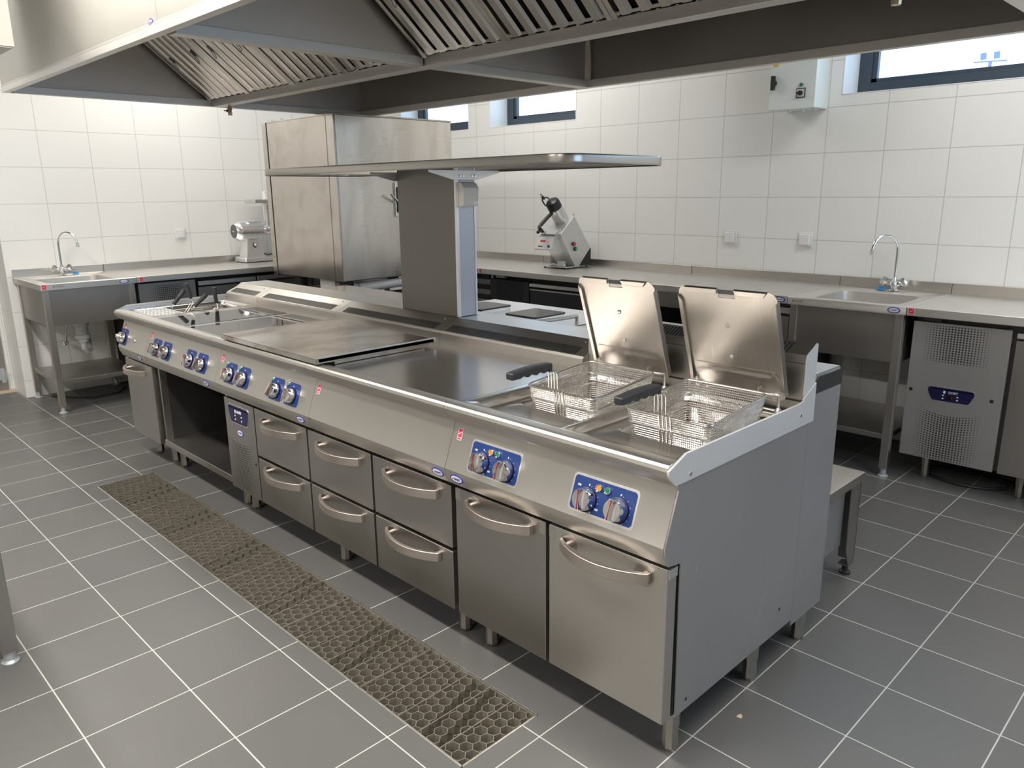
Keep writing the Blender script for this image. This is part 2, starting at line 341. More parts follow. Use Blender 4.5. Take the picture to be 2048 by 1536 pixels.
# left wall, its outside corner, the set-back door beyond it
b = MB(); b.box(XL - .36, XL, -.121, YB, -.05, HC); b.build('wall_left', 'wall', kind='structure')
b = MB(); b.box(-6.1, -5.95, YF, -.05, -.05, HC); b.build('wall_left_setback', 'wall', kind='structure')
b = MB(); b.box(-5.95, -5.93, -1.25, -.16, .015, 2.15); dr = b.build('door_1', 'steel_door', kind='structure', bevel=.003)
b = MB(); b.box(-5.93, -5.9, -.26, -.165, .10, .17); b.cyl((-5.905, -.19, .08), (-5.905, -.19, .19), .016); b.build('hinge', 'zinc', dr, bevel=.003)
b = MB(); b.box(-5.949, -5.88, -1.3, -.122, 0, .014); b.build('trim_1', 'beige', kind='structure')
b = MB(); b.box(-6.1, XR + .1, YF - .12, YF, -.05, HC); b.build('wall_front', 'paint', kind='structure')
# right wall: unseen window band, added to throw cool daylight on the side panels
RY = (.0, 2.6); RZ = (1.0, 2.5)
b = MB(); b.box(XR, XR + .12, YF, RY[0], -.05, HC); b.box(XR, XR + .12, RY[1], YB + .25, -.05, HC); b.box(XR, XR + .12, RY[0], RY[1], -.05, RZ[0]); b.box(XR, XR + .12, RY[0], RY[1], RZ[1], HC)
b.build('wall_right', 'paint', kind='structure')
b = MB()
for y in (RY[0], (RY[0] + RY[1]) / 2 - .03, RY[1] - .06): b.box(XR + .04, XR + .09, y, y + .06, RZ[0], RZ[1])
b.box(XR + .04, XR + .09, RY[0], RY[1], RZ[0], RZ[0] + .06); b.box(XR + .04, XR + .09, RY[0], RY[1], RZ[1] - .06, RZ[1])
o = b.build('window_5', 'frame', kind='structure'); b = MB(); b.box(XR + .06, XR + .064, RY[0] + .03, RY[1] - .03, RZ[0] + .03, RZ[1] - .03); b.build('pane', 'glass', o)

# ------------------------------------------------------------------ floor grates
def hexgrate(x0, x1, y0, y1):
    """honeycomb walls, lattice turned 15 degrees to the panel, clipped to it"""
    b = MB(); h0, h1 = -.030, -.003; t = .0008
    R = .0215; dx = R * 1.5; dy = R * math.sqrt(3); seen = set(); rot = math.radians(15); cr_, sr_ = math.cos(rot), math.sin(rot)
    mx_, my_ = (x0 + x1) / 2, (y0 + y1) / 2
    for i in range(-14, 15):
        for j in range(-12, 13):
            cx = i * dx; cy = j * dy + (dy / 2 if i % 2 else 0)
            P = [(cx + R * math.cos(PI / 3 * k), cy + R * math.sin(PI / 3 * k)) for k in range(6)]
            for k in range(6):
                p, q = P[k], P[(k + 1) % 6]; key = (round(p[0] + q[0], 3), round(p[1] + q[1], 3))
                if key in seen: continue
                seen.add(key)
                p = Vector((mx_ + p[0] * cr_ - p[1] * sr_, my_ + p[0] * sr_ + p[1] * cr_)); q = Vector((mx_ + q[0] * cr_ - q[1] * sr_, my_ + q[0] * sr_ + q[1] * cr_))
                u0, u1 = 0.0, 1.0; d = q - p; ok = True
                for c0, dd, lo, hi in ((p.x, d.x, x0 + .001, x1 - .001), (p.y, d.y, y0 + .001, y1 - .001)):
                    if abs(dd) < 1e-9:
                        if not lo < c0 < hi: ok = False
                        continue
                    ta, tb = (lo - c0) / dd, (hi - c0) / dd; u0 = max(u0, min(ta, tb)); u1 = min(u1, max(ta, tb))
                if not ok or u1 - u0 < .08: continue
                p, q = p + d * u0, p + d * u1
                n = Vector((-d.y, d.x)).normalized() * t
                v = [(p.x - n.x, p.y - n.y), (q.x - n.x, q.y - n.y), (q.x + n.x, q.y + n.y), (p.x + n.x, p.y + n.y)]
                b.add([(*w, h0) for w in v] + [(*w, h1) for w in v], [(4, 5, 6, 7), (0, 1, 5, 4), (1, 2, 6, 5), (2, 3, 7, 6), (3, 0, 4, 7)])
    return b
GW = (gx1 - gx0 - .012) / 6
names = ['nearest the camera, under the right fryer end', 'second from the camera end', 'third from the camera end', 'third from the far end', 'second from the far end', 'farthest from the camera, by the left cabinet door']
for i in range(6):
    x1 = gx1 - .006 - i * GW; x0 = x1 - GW + .003; y0, y1 = gy0 + .006, gy1 - .006
    g = thing('drain_grate', 'honeycomb steel floor grate panel, ' + names[i], 'grate', ((x0 + x1) / 2, (y0 + y1) / 2, 0), 'honeycomb grates over the floor channel')
    hexgrate(x0, x1, y0, y1).build('mesh_grid', 'grate', g)
    b = MB(); b.box(x0, x1, y0, y0 + .002, -.03, -.001); b.box(x0, x1, y1 - .002, y1, -.03, -.001); b.box(x0, x0 + .002, y0, y1, -.03, -.001); b.box(x1 - .002, x1, y0, y1, -.03, -.001)
    b.build('frame', 'grate', g)
    for k in range(1, 5):
        b = MB(); x = x0 + (x1 - x0) * k / 5; b.box(x - .0012, x + .0012, y0, y1, -.045, -.0015); b.build('support_bar', 'grate', g)
b = MB(); t = .006
b.box(gx0, gx1, gy0, gy0 + .004, -.05, .001); b.box(gx0, gx1, gy1 - .004, gy1, -.05, .001); b.box(gx0, gx0 + .004, gy0, gy1, -.05, .001); b.box(gx1 - .004, gx1, gy0, gy1, -.05, .001)
b.build('trim_2', 'steel_trim', kind='structure')

# ------------------------------------------------------------------ shared parts
def foot(parent, x, y, ztop, r=.024, zs=0.0, name='leg'):
    b = MB(); zc = zs + (ztop - zs) * .55
    b.lathe((x, y, zs), (0, 0, 1), [(0, r * .78), (.012, r * .95), (.012, r * .95), (zc - zs, r * .86), (zc - zs, r), (ztop - zs, r * 1.04)], 8 if r > .02 else 14)
    return b.build(name, 'leg', parent, angle=20)
def bow_handle(parent, x0, x1, y, z0, z1, bulge=.050, name='handle'):
    """flat bow bar between two posts, seen on every door and drawer"""
    K = 18; b = MB(); vi = []; vo = []
    for k in range(K + 1):
        u = k / K; x = x0 + (x1 - x0) * u; s = math.sin(PI * u)
        yo = y - .014 - bulge * s ** .8; vi.append((x, yo + .014)); vo.append((x, yo))
    b.prism(vo + vi[::-1], 'z', z0, z1)
    h = b.build(name, 'handle', parent, bevel=.0022)
    for x in (x0 + .022, x1 - .022):
        b = MB(); zc = (z0 + z1) / 2; b.cyl((x, y, zc), (x, y - .024, zc), .0085, seg=14); b.build('post', 'handle', h)
    return h
def rosettes(parent, x0, x1, y, zc):
    for x in (x0 + .022, x1 - .022): b = MB(); b.lathe((x, y, zc), (0, -1, 0), [(0, .031), (.0006, .031)], 28); b.build('rosette', 'steel_door', parent)
def knob(parent, x, t, ang=0.0, name='knob'):
    o = fascia(x, t); T = frame_mat(o, PX, PY); b = MB(T @ Matrix.Rotation(ang, 4, 'Z'))
    b.lathe((0, 0, .0015), (0, 0, 1), [(0, .033), (.006, .033), (.007, .031)], 32, 2)
    b.lathe((0, 0, .008), (0, 0, 1), [(0, .0305), (.019, .0285), (.022, .026)], 32, 0)
    # winged grip with a flat bar and pointer
    w, g, h = .0265, .0095, .040
    b.add([(-g, -w, .029), (g, -w, .029), (g * .55, 0, .029), (g, w, .029), (-g, w, .029), (-g * .8, 0, .029), (-g * .7, -w, h), (g * .7, -w, h), (g * .2, 0, h + .002), (g * .7, w * .9, h), (-g * .7, w * .9, h), (-g * .7, 0, h + .002)],
          [(0, 1, 7, 6), (1, 2, 8, 7), (2, 3, 9, 8), (3, 4, 10, 9), (4, 5, 11, 10), (5, 0, 6, 11), (6, 7, 8, 11), (11, 8, 9, 10)], 0)
    b.box(-.0010, .0010, -w, w * .9, h, h + .0022, 1)
    return b.build(name, ['chrome', 'redline', 'navy'], parent, angle=30)
def dial_marks(b, cx, cy, n=9, big='0'):
    for k in range(n):
        a = math.radians(78 - 27 * k); b.box(cx + .037 * math.cos(a) - .0008, cx + .037 * math.cos(a) + .0008, cy + .037 * math.sin(a) - .0008, cy + .037 * math.sin(a) + .0008, .0012, .0017, 1)
    text(b, '0', .008, cx, cy + .039, .0016, 1)
def lamp(parent, x, t, mat, r=.010):
    o = fascia(x, t); b = MB(frame_mat(o, PX, PY)); b.lathe((0, 0, .001), (0, 0, 1), [(0, r), (.006, r), (.0065, r * .82), (.004, r * .78)], 20, 0); b.lathe((0, 0, .003), (0, 0, 1), [(0, r * .76), (.0035, r * .62)], 18, 1)
    return b.build('indicator_lamp', ['chrome', mat], parent)
TOPZ = .838
BODY = [(.05, .584), (-.007, .584), (-.013, .598), (-.022, .614), (-.0255, .636), (.023, .772), (.022, .782), (.012, .790), (-.004, .800), (-.017, .815), (-.0225, .830), (-.0200, .8395), (-.014, .845), (-.005, .847), (.008, .8465), (.024, .843), (.0445, TOPZ)]
TOPZ = .838
def body(parent, x0, x1, name='top_housing'):
    b = MB(); b.prism(BODY, 'x', x0 + .0008, x1 - .0008); return b.build(name, 'fascia', parent, angle=28)
SHR = [(.638, .838), (.638, .876), (.645, .885), (.700, .908), (.706, .911), (.742, .930), (.745, .838)]
def vents(parent, x0, x1, P0, P1, n, w=.48, skew=.0):
    """row of slots between profile points P0 and P1 (y,z)"""
    d = Vector((0, P1[0] - P0[0], P1[1] - P0[1])); L = d.length
    b = MB(frame_mat((x0, P0[0], P0[1]), (1, 0, 0), d)); p = (x1 - x0) / n
    for k in range(n): b.box(k * p, k * p + p * w, .0, L, -.004, .0006)  # dark strips laid over the sheet stand in for shaded slots
    return b.build('vent_slots', 'dark_gap', parent)
def shroud(parent, x0, x1, vx0, vx1, n):
    b = MB(); b.prism(SHR, 'x', x0 + .0008, x1 - .0008); o = b.build('flue_cover', 'steel', parent, angle=28)
    vents(o, vx0, vx1, (.650, .8873), (.695, .9062), n)
    b = MB(); b.lathe((x1 - .06, .724, .9205), (0, -.47, .88), [(0, .004), (.003, .003)], 10); b.build('screw', 'chrome', o)
    return o

# ================================================================== FRYER (double)
FX = -.815
fr = thing('double_fryer', 'two-tank stainless steel fryer at the near end of the cooking line with two raised lids', 'fryer', (FX / 2, .35, 0))
body(fr, FX, -.0035)
b = MB()
wells = [(-.775, -.405), (-.388, -.018)]
for (a, d), (ox0, ox1) in zip(wells, [(FX + .001, -.397), (-.397, -.004)]):
    wx0, wx1 = a + .055, d - .030
    b.loops([(ox0, ox1, .0445, .6695, TOPZ, 0), (a, d, .058, .630, TOPZ, .035), (a + .003, d - .003, .061, .627, .835, .033), (a + .010, d - .010, .070, .616, .8135, .03),
             (wx0 - .006, wx1 + .006, .206, .576, .8115, .025), (wx0, wx1, .214, .570, .806, .024), (wx0, wx1, .214, .570, .66, .024), (wx0 + .03, wx1 - .03, .24, .54, .62, .02)])
b.build('tank_top', 'steel_top', fr, angle=50)
for (a, d) in wells:
    b = MB(); b.tube([(a + .09, .25, .69), (a + .09, .52, .69), (a + .14, .54, .69), (a + .14, .25, .69), (a + .19, .25, .69), (a + .19, .54, .69), (a + .25, .54, .69), (a + .25, .25, .69)], .006, 8); b.build('heating_element', 'inner_dark', fr)
b = MB(); b.box(FX + .004, -.006, .047, .70, .134, .583); b.build('cabinet_body', 'inner_dark', fr)
b = MB(); b.box(FX + .002, FX + .02, .03, .05, .134, .583); b.box(-.414, -.386, .03, .048, .134, .575); b.build('frame_post', 'dark_gap', fr)
# fryer flue, higher than the others
FSH = [(.670, .838), (.670, .975), (.672, .992), (.678, 1.001), (.736, 1.027), (.741, 1.025), (.7405, .838)]
b = MB(); b.prism(FSH, 'x', FX, -.004); o = b.build('flue_cover', 'steel', fr, angle=28)
vents(o, FX + .03, -.06, (.683, 1.0035), (.728, 1.0235), 58, .62)
b = MB(); b.prism([(.666, .862), (.666, .866), (.6705, .866), (.6705, .862)], 'x', FX, -.004); b.prism([(.6685, .976), (.6685, .9775), (.6705, .9775), (.6705, .976)], 'x', FX, -.004); b.build('flue_seam', 'dark_gap', o)
# side panel, its bright folded trim
b = MB(); b.prism([(.0545, .1285), (.715, .1285), (.715, .79), (.047, .79), (.047, .584)], 'x', -.0035, 0); sp = b.build('side_panel', 'steel_galv', fr)
b = MB()
for y0, z0, y1, z1 in ((.50, .38, .497, .47), (.497, .30, .500, .36), (.20, .22, .205, .30), (.48, .27, .53, .31), (.485, .25, .52, .285), (.36, .24, .45, .275), (.12, .52, .125, .54), (.47, .22, .50, .25)):
    b.add([(.0004, y0, z0), (.0004, y0 + .0022, z0), (.0004, y1 + .0012, z1), (.0004, y1, z1)], [(0, 1, 2, 3)])
b.build('scratch_marks', 'steel_trim', sp)
b = MB(); b.box(-.0008, .0006, .10, .108, .155, .163); b.box(-.0008, .0006, .62, .628, .2, .21); b.build('hole', 'dark_gap', sp)
b = MB(); b.prism([(-.007, .584), (-.013, .598), (-.022, .614), (-.0255, .636), (.023, .772), (.018, .786), (.047, .79), (.047, .575)], 'x', -.0034, .0012); b.build('end_gusset', 'steel_galv', fr)
b = MB(); b.prism([(.048, .862), (-.024, .835), (-.0255, .828), (-.021, .816), (.008, .789), (.745, .789), (.745, .909), (.675, .878), (.671, .874), (.671, .866), (.645, .862)], 'x', -.0035, .003)
tr = b.build('end_trim', 'end_trim', fr, bevel=.0008)
b = MB()
for y, z in ((.068, .805), (.655, .825)): b.lathe((.003, y, z), (1, 0, 0), [(0, .0055), (.0012, .0055), (.0016, .004)], 14)
b.build('rivet', 'chrome', tr)
b = MB(); b.prism([(.671, .880), (.7405, .909), (.7405, 1.024), (.736, 1.029), (.678, 1.003), (.671, .99)], 'x', -.0035, .0006); b.build('flue_end', 'end_trim', fr)
# doors
for i, (x0, x1) in enumerate(((FX + .018, -.410), (-.397, -.0045))):
    b = MB(); b.box(x0, x1, .0, .040, .132, .571); d = b.build('door', 'steel_door' if i == 0 else 'grain', fr, bevel=.0022)
    zc = .533; hx0, hx1 = (x0 + .058, x1 - .048) if i == 0 else (-.347, -.052)
    rosettes(d, hx0, hx1, -.0001, zc); bow_handle(d, hx0, hx1, 0, zc - .0155, zc + .0155)
    for cx in (x0 + .012, x1 - .012): b = MB(); b.prism(rrect(cx - .0115, cx + .0115, .531, .5695, .005, 3), 'y', -.0005, 0); b.build('corner_guard', 'steel', d)
b = MB(); b.box(-.0045, -.001, .002, .038, .545, .571); b.build('hinge_plate', 'steel_trim', fr)
# dial plates
for px in (-.613, -.207):
    b = MB(frame_mat(fascia(px, .452), PX, PY)); b.prism(rrect(-.107, .107, -.051, .051, .013), 'z', 0, .0006, 2); b.prism(rrect(-.101, .101, -.045, .045, .010), 'z', .0006, .0012, 0)
    dial_marks(b, -.050, -.012); dial_marks(b, .053, -.012)
    text(b, '190', .008, -.083, .020, .0016, 1); text(b, '130', .008, -.062, -.040, .0016, 1); text(b, '110', .008, -.035, -.041, .0016, 1); text(b, '100', .008, -.014, -.030, .0016, 1)
    b.build('dial_plate', ['blue', 'white', 'steel_trim'], fr)
    knob(fr, px - .050, .368, .12); knob(fr, px + .053, .368, -.05)
    lamp(fr, px - .017, .64, 'orange'); lamp(fr, px + .011, .64, 'green')
sticker(fr, fascia(-.781, .80, .0004), PX, PY, .020, .036)
oval_badge(fr, (-.765, -.0205, .611), PX, (0, -.25, .97), .062, .030)
# basket rests and lids
for (x0, x1) in ((-.722, -.428), (-.335, -.036)):
    b = MB(); b.tube([(x0, .588, TOPZ), (x0, .588, .885), (x0, .583, .893), (x0 + .006, .570, .896), (x0 + .014, .566, .896), (x1 - .02, .566, .896), (x1 - .006, .572, .896), (x1, .583, .893), (x1, .588, .885), (x1, .588, TOPZ)], .0042, 10)
    for x in (x0, x1): b.lathe((x, .588, TOPZ), (0, 0, 1), [(0, .012), (.006, .012), (.016, .006)], 16)
    b.build('basket_rail', 'wire', fr)
def lid(x0, x1):
    # hinged lid standing open; its top leans towards the cook
    y0, z0, y1, z1 = .622, .868, .508, 1.196
    d = Vector((0, y1 - y0, z1 - z0)); L = d.length; T = frame_mat((x0, y0, z0), (1, 0, 0), d); W = x1 - x0
    nx = W / 2
    b = MB(T); r = .028; cut = .022
    out = [(.012, 0), (W - .012, 0), (W, .016)]
    for k in range(7): a = math.radians(90 * k / 6); out.append((W - r + r * math.cos(a), L - r + r * math.sin(a)))
    out += [(nx + .028, L), (nx + .028, L - .030), (nx - .024, L - .030), (nx - .024, L)]
    for k in range(7): a = math.radians(90 + 90 * k / 6); out.append((r + r * math.cos(a), L - r + r * math.sin(a)))
    out += [(0, .016)]
    b.prism(out, 'z', -.0015, 0); o = b.build('lid', 'lid', fr)
    b = MB(T)   # folded rims
    for x, s in ((0, 1), (W, -1)):
        b.prism([(x, .02), (x + s * .013, .030), (x + s * .013, L - .045), (x, L - .030)], 'z', 0, .009); b.box(x - .001 * s, x + .0015 * s, .016, L - .03, -.012, .008)
    for a, d2 in ((r * .9, nx - .024), (nx + .028, W - r * .9)): b.prism([(a, L), (a + .012, L - .016), (d2 - (0.012 if d2 > W * .7 else 0), L - .016), (d2, L)], 'z', 0, .009)
    b.box(.02, W - .02, 0, .004, -.010, 0)
    b.build('folded_rim', 'lid', o, bevel=.0012)
    b = MB(T); b.prism([(.012, .075), (.03, .092), (W - .03, .092), (W - .012, .075), (W - .012, .072), (W - .03, .089), (.03, .089), (.012, .072)], 'z', 0, .002); b.box(.025, W - .025, 0.004, .010, 0, .003); b.build('pressed_rib', 'lid', o)
    b = MB(T)
    for u, v in ((nx - .004, L * .66), (nx - .004, L * .36)): b.lathe((u, v, 0), (0, 0, 1), [(0, .0075), (.0025, .0065), (.004, .003)], 16); b.box(u - .006, u + .006, v - .0012, v + .0012, .003, .0046)
    b.build('screw', 'chrome', o)
    b = MB(T); b.prism(rrect(nx - .05, nx + .05, L - .055, L - .018, .006, 3), 'z', -.030, -.0015); b.build('lid_handle', 'steel_galv', o, bevel=.002)
    b = MB(T); b.cyl((.02, -.004, -.006), (W - .02, -.004, -.006), .005); b.build('hinge_bar', 'wire', o)
lid(-.735, -.430); lid(-.342, -.028)
for x, y in ((-.03, .085), (-.735, .09), (-.03, .517), (-.735, .517), (-.36, .62)): foot(fr, x, y, .134)

# ---- fryer baskets
def basket(cx, y0, y1, zt, label):
    hw = .137; x0, x1 = cx - hw, cx + hw; zb = zt - .120
    SH = Matrix(((1, 0, 0, 0), (0, 1, 0, 0), (0, .085, 1, -.085 * y1), (0, 0, 0, 1)))   # the front hangs a little lower
    t = thing('fry_basket', label, 'basket', (cx, (y0 + y1) / 2, zb), 'wire fry baskets resting in the fryer')
    ins = .020
    b = MB(SH); r = .0013
    rim = [(x, y, zt) for x, y in rrect(x0, x1, y0, y1, .022)]; b.tube(rim, .0032, 8, closed=True); b.build('rim', 'wire', t)
    b = MB(SH); b.tube([(x, y, zt - .038) for x, y in rrect(x0 + .004, x1 - .004, y0 + .004, y1 - .004, .022)], .0016, 6, closed=True)
    b.tube([(x, y, zb + .004) for x, y in rrect(x0 + ins + .02, x1 - ins - .02, y0 + ins + .02, y1 - ins - .02, .02)], .0026, 6, closed=True)
    b.build('bottom_hoop', 'wire', t)
    b = MB(SH); p = .0068
    def lerp(z): u = (zt - z) / (zt - zb); return ins * u
    def ring(z): q = lerp(z); return (x0 + q, x1 - q, y0 + q, y1 - q)
    z = zt - p
    while z > zb: b.tube([(u, v, z) for u, v in rrect(*ring(z), .022, 3)], r, 4, closed=True); z -= p
    n = int((x1 - x0 - .03) / p)
    for k in range(n + 1):
        x = x0 + .015 + (x1 - x0 - .03) * k / n; xi = cx + (x - cx) * (1 - ins / hw)
        b.tube([(x, y0, zt), (xi, y0 + ins, zb), (xi, y1 - ins, zb), (x, y1, zt)], r, 4)
    n = int((y1 - y0 - .03) / p)
    for k in range(n + 1):
        y = y0 + .015 + (y1 - y0 - .03) * k / n; cy = (y0 + y1) / 2; yi = cy + (y - cy) * (1 - ins / ((y1 - y0) / 2))
        b.tube([(x0, y, zt), (x0 + ins, yi, zb), (x1 - ins, yi, zb), (x1, y, zt)], r, 4)
    b.build('wire_mesh', 'wire', t)
    for x in (x0 + .03, x1 - .035):
        b = MB(SH); b.tube([(x, y1, zb + .02), (x, y1 + .003, zt), (x, y1 + .005, zt + .012), (x, y1 + .020, zt + .013), (x, y1 + .0225, zt + .004)], .0018, 6)
        b.build('rail_hook', 'wire', t)
    # four handle wires: up the front wall, over the rim and forward into the grip
    b = MB(SH)
    for k in range(4):
        x = cx - .018 + .012 * k
        b.tube([(x, y0 + ins - .003, zb + .006), (x, y0 - .004, zt + .004), (x, y0 - .010, zt + .010), (x, y0 - .018, zt + .012), (x, y0 - .024, zt + .020), (x, y0 - .026, zt + .066), (x, y0 - .034, zt + .079), (x, y0 - .06, zt + .081)], .0021, 8)
    hw_ = b.build('handle_wires', 'wire', t)
    # moulded grip with finger waves
    prof = []; ya, yb, zg = y0 - .040, y0 - .212, zt + .074
    K = 28
    for k in range(K + 1):
        u = k / K; y = ya + (yb - ya) * u; prof.append((y, zg + .004 * math.sin(PI * u) - .004 * u))
    for k in range(K + 1):
        u = 1 - k / K; y = ya + (yb - ya) * u; prof.append((y, zg - .024 - (.0032 * math.cos(2 * PI * 5 * u) if .08 < u < .78 else .002)))
    b = MB(); b.prism(prof, 'x', cx - .015, cx + .015); b.build('grip', 'grip', t, bevel=.008, seg=3)
    return t
basket(-.188, .236, .552, .900, 'wire fry basket with black grip in the right tank, nearest the side panel')
basket(-.575, .236, .552, .900, 'wire fry basket with black grip in the left tank, beside the bare worktop')

# ================================================================== NEUTRAL WORKTOP
def top_unit(parent, x0, x1):
    b = MB(); b.box(x0 + .0008, x1 - .0008, .0450, .6375, .828, TOPZ); return b.build('worktop', 'steel_top', parent)
def inner(parent, x0, x1):
    b = MB(); b.box(x0 + .004, x1 - .004, .05, .66, .600, .827); return b.build('casing', 'inner_dark', parent)
nt_ = thing('neutral_worktop_unit', 'plain bare stainless worktop module without knobs, between the fryer and the stained tray', 'worktop', (-1.22, .35, .585))
S45, S34, S23, S12, SL = FX, -1.630, -2.455, -3.305, -3.700
body(nt_, S34, S45); top_unit(nt_, S34, S45); inner(nt_, S34, S45); shroud(nt_, S34, S45, S34 + .03, S45 - .045, 64)
oval_badge(nt_, (-.856, -.0205, .611), PX, (0, -.25, .97), .060, .030); sticker(nt_, fascia(-1.60, .80, .0004), PX, PY, .020, .036)
b = MB(frame_mat(fascia(-1.635, .30, .0001), PX, PY)); b.box(.007, .02, .0, .004, 0, .0002); b.box(.007, .022, -.05, -.02, 0, .0002); b.build('tape_residue', 'column', nt_)

# ================================================================== HOBS
def small_plate(parent, cx, green=False):
    b = MB(frame_mat(fascia(cx, .434), PX, PY)); b.prism(rrect(-.0525, .0525, -.0465, .0465, .013), 'z', 0, .0012, 0); dial_marks(b, 0, -.006); b.build('dial_plate', ['blue', 'white'], parent)
    knob(parent, cx, .39, random.uniform(-.5, .3))
    if green: lamp(parent, cx - .036, .70, 'green2', .007)
def hob(name, label, x0, x1, centres, green, glass):
    t = thing(name, label, 'hob', ((x0 + x1) / 2, .35, .585)); body(t, x0, x1); top_unit(t, x0, x1); inner(t, x0, x1)
    for c_ in centres: small_plate(t, c_, green)
    for a, d in glass:
        b = MB(); b.prism(rrect(a, d, .038, .600, .008), 'z', TOPZ - .003, TOPZ + .0018); b.build('glass_plate', 'glass_hob', t)
    return t
h1 = hob('ceramic_hob', 'twin black glass hob with four chrome knobs, next to the pasta cooker', S12, S23, (-3.170, -3.040, -2.747, -2.617), False, ((-3.232, -2.882), (-2.832, -2.482)))
shroud(h1, S12, S23, S12 + .05, S23 - .06, 70); sticker(h1, fascia(-3.262, .82, .0004), PX, PY, .020, .036)
oval_badge(h1, (-2.56, -.0205, .611), PX, (0, -.25, .97), .060, .030)
h2 = hob('covered_ceramic_hob', 'black glass hob with four chrome knobs and green lamps, covered by the stained steel tray', S23, S34, (-2.320, -2.194, -1.904, -1.778), True, ((-2.40, -2.07), (-2.02, -1.69)))
shroud(h2, S23, S34, S23 + .04, S34 - .045, 64); sticker(h2, fascia(-2.420, .82, .0004), PX, PY, .020, .036)
oval_badge(h2, (-1.70, -.0205, .611), PX, (0, -.25, .97), .060, .030)
# steel tray lying on it
ty = thing('steel_cover_tray', 'stained flat steel tray lying upside down over the second hob', 'tray', (-1.95, .25, .842))
tx0, tx1, tY0, tY1, tz = -2.352, -1.553, -.018, .545, .872
b = MB(); b.box(tx0, tx1, tY0, tY1, tz - .003, tz); b.box(tx0, tx1, tY0, tY0 + .003, .853, tz); b.box(tx0, tx0 + .003, tY0, tY1, .853, tz); b.box(tx0, tx1, tY1 - .003, tY1, .853, tz); b.box(tx1 - .003, tx1, tY0, tY1, .853, tz + .001)
b.box(tx0, tx1, tY0, tY0 + .016, .852, .855)
b.build('sheet', 'tray', ty, bevel=.0012)
b = MB(); b.box(tx1 - .014, tx1, tY0 + .01, tY1 + .01, tz, tz + .0015); b.box(tx1 - .002, tx1, tY0 + .01, tY1 + .01, tz - .014, tz + .006); b.build('raised_edge', 'steel_trim', ty, bevel=.0008)
b = MB(); b.box(tx0 + .02, tx1 - .01, .065, .068, .8404, .860); b.box(tx1 - .012, tx1 - .008, .065, .50, .8404, .860); b.box(tx0 + .05, tx0 + .1, .05, .1, .8404, .853); b.box(tx1 - .1, tx1 - .05, .05, .1, .8404, .853); b.box(tx0 + .05, tx0 + .1, .45, .5, .8404, .853); b.box(tx1 - .1, tx1 - .05, .45, .5, .8404, .853); b.build('runner', 'tray', ty)

# ================================================================== PASTA COOKER
pc = thing('pasta_cooker', 'narrow pasta cooker with cabinet door at the far end of the cooking line', 'cooker', (-3.5, .35, 0))
body(pc, SL, S12); inner_b = MB(); inner_b.box(SL + .004, S12 - .004, .05, .66, .600, .70); inner_b.build('casing', 'inner_dark', pc)
b = MB(); a, d = SL + .045, S12 - .03
b.loops([(SL + .001, S12 - .001, .0445, .6375, TOPZ, 0), (a, d, .050, .600, TOPZ, .03), (a + .006, d - .006, .056, .594, .832, .026), (a + .008, d - .008, .058, .592, .820, .026), (a + .02, d - .02, .235, .580, .815, .03), (a + .02, d - .02, .235, .580, .72, .03)])
b.build('tank_top', 'steel_top', pc, angle=50)
# perforated drain shelf
b = MB(); nx_, ny_ = 5, 8; X0, X1, Y0, Y1 = a + .015, d - .012, .062, .232; z_ = .835
ux, uy = (X1 - X0) / (nx_ * 2 + 1), (Y1 - Y0) / (ny_ * 2 + 1)
for j in range(ny_ * 2 + 1):
    y_ = Y0 + j * uy
    if j % 2 == 0: b.box(X0, X1, y_, y_ + uy, z_ - .002, z_)
    else:
        for i in range(nx_ * 2 + 1):
            if (i % 2 == 0): b.box(X0 + i * ux, X0 + (i + 1) * ux, y_, y_ + uy, z_ - .002, z_)
b.build('drain_shelf', 'steel_trim', pc)
b = MB(); b.prism([(.048, .866), (-.024, .836), (-.0255, .828), (-.021, .816), (.008, .789), (.637, .789), (.637, .872)], 'x', SL - .003, SL); b.box(SL, SL + .010, .048, .637, .858, .864); b.build('end_trim', 'steel_trim', pc)
b = MB(); b.prism([(.05, .1285), (.715, .1285), (.715, .79), (.023, .772), (-.0255, .636), (-.007, .584), (.05, .584)], 'x', SL - .003, SL); b.build('side_panel', 'steel_galv', pc)
shroud(pc, SL, S12, SL + .03, S12 - .04, 26)
b = MB(frame_mat(fascia(-3.648, .434), PX, PY)); b.prism(rrect(-.0525, .0525, -.0465, .0465, .013), 'z', 0, .0012, 0); dial_marks(b, 0, -.006); b.build('dial_plate', ['blue', 'white'], pc)
knob(pc, -3.648, .39, 1.4)
lamp(pc, -3.480, .40, 'green', .009)
sticker(pc, fascia(-3.655, .87, .0004), PX, PY, .020, .030)
oval_badge(pc, (-3.40, -.0205, .611), PX, (0, -.25, .97), .055, .028)
b = MB(); b.box(SL + .004, S12 - .02, .048, .70, .134, .583); b.build('cabinet_body', 'inner_dark', pc)
b = MB(); b.box(SL + .006, S12 + .004, .0, .040, .132, .571); d_ = b.build('door', 'steel_door', pc, bevel=.0022); bow_handle(d_, SL + .04, S12 - .085, 0, .505, .535, .05)
for x, y in ((-3.575, .09), (-3.345, .09), (-3.575, .6), (-3.345, .6)): foot(pc, x, y, .134)
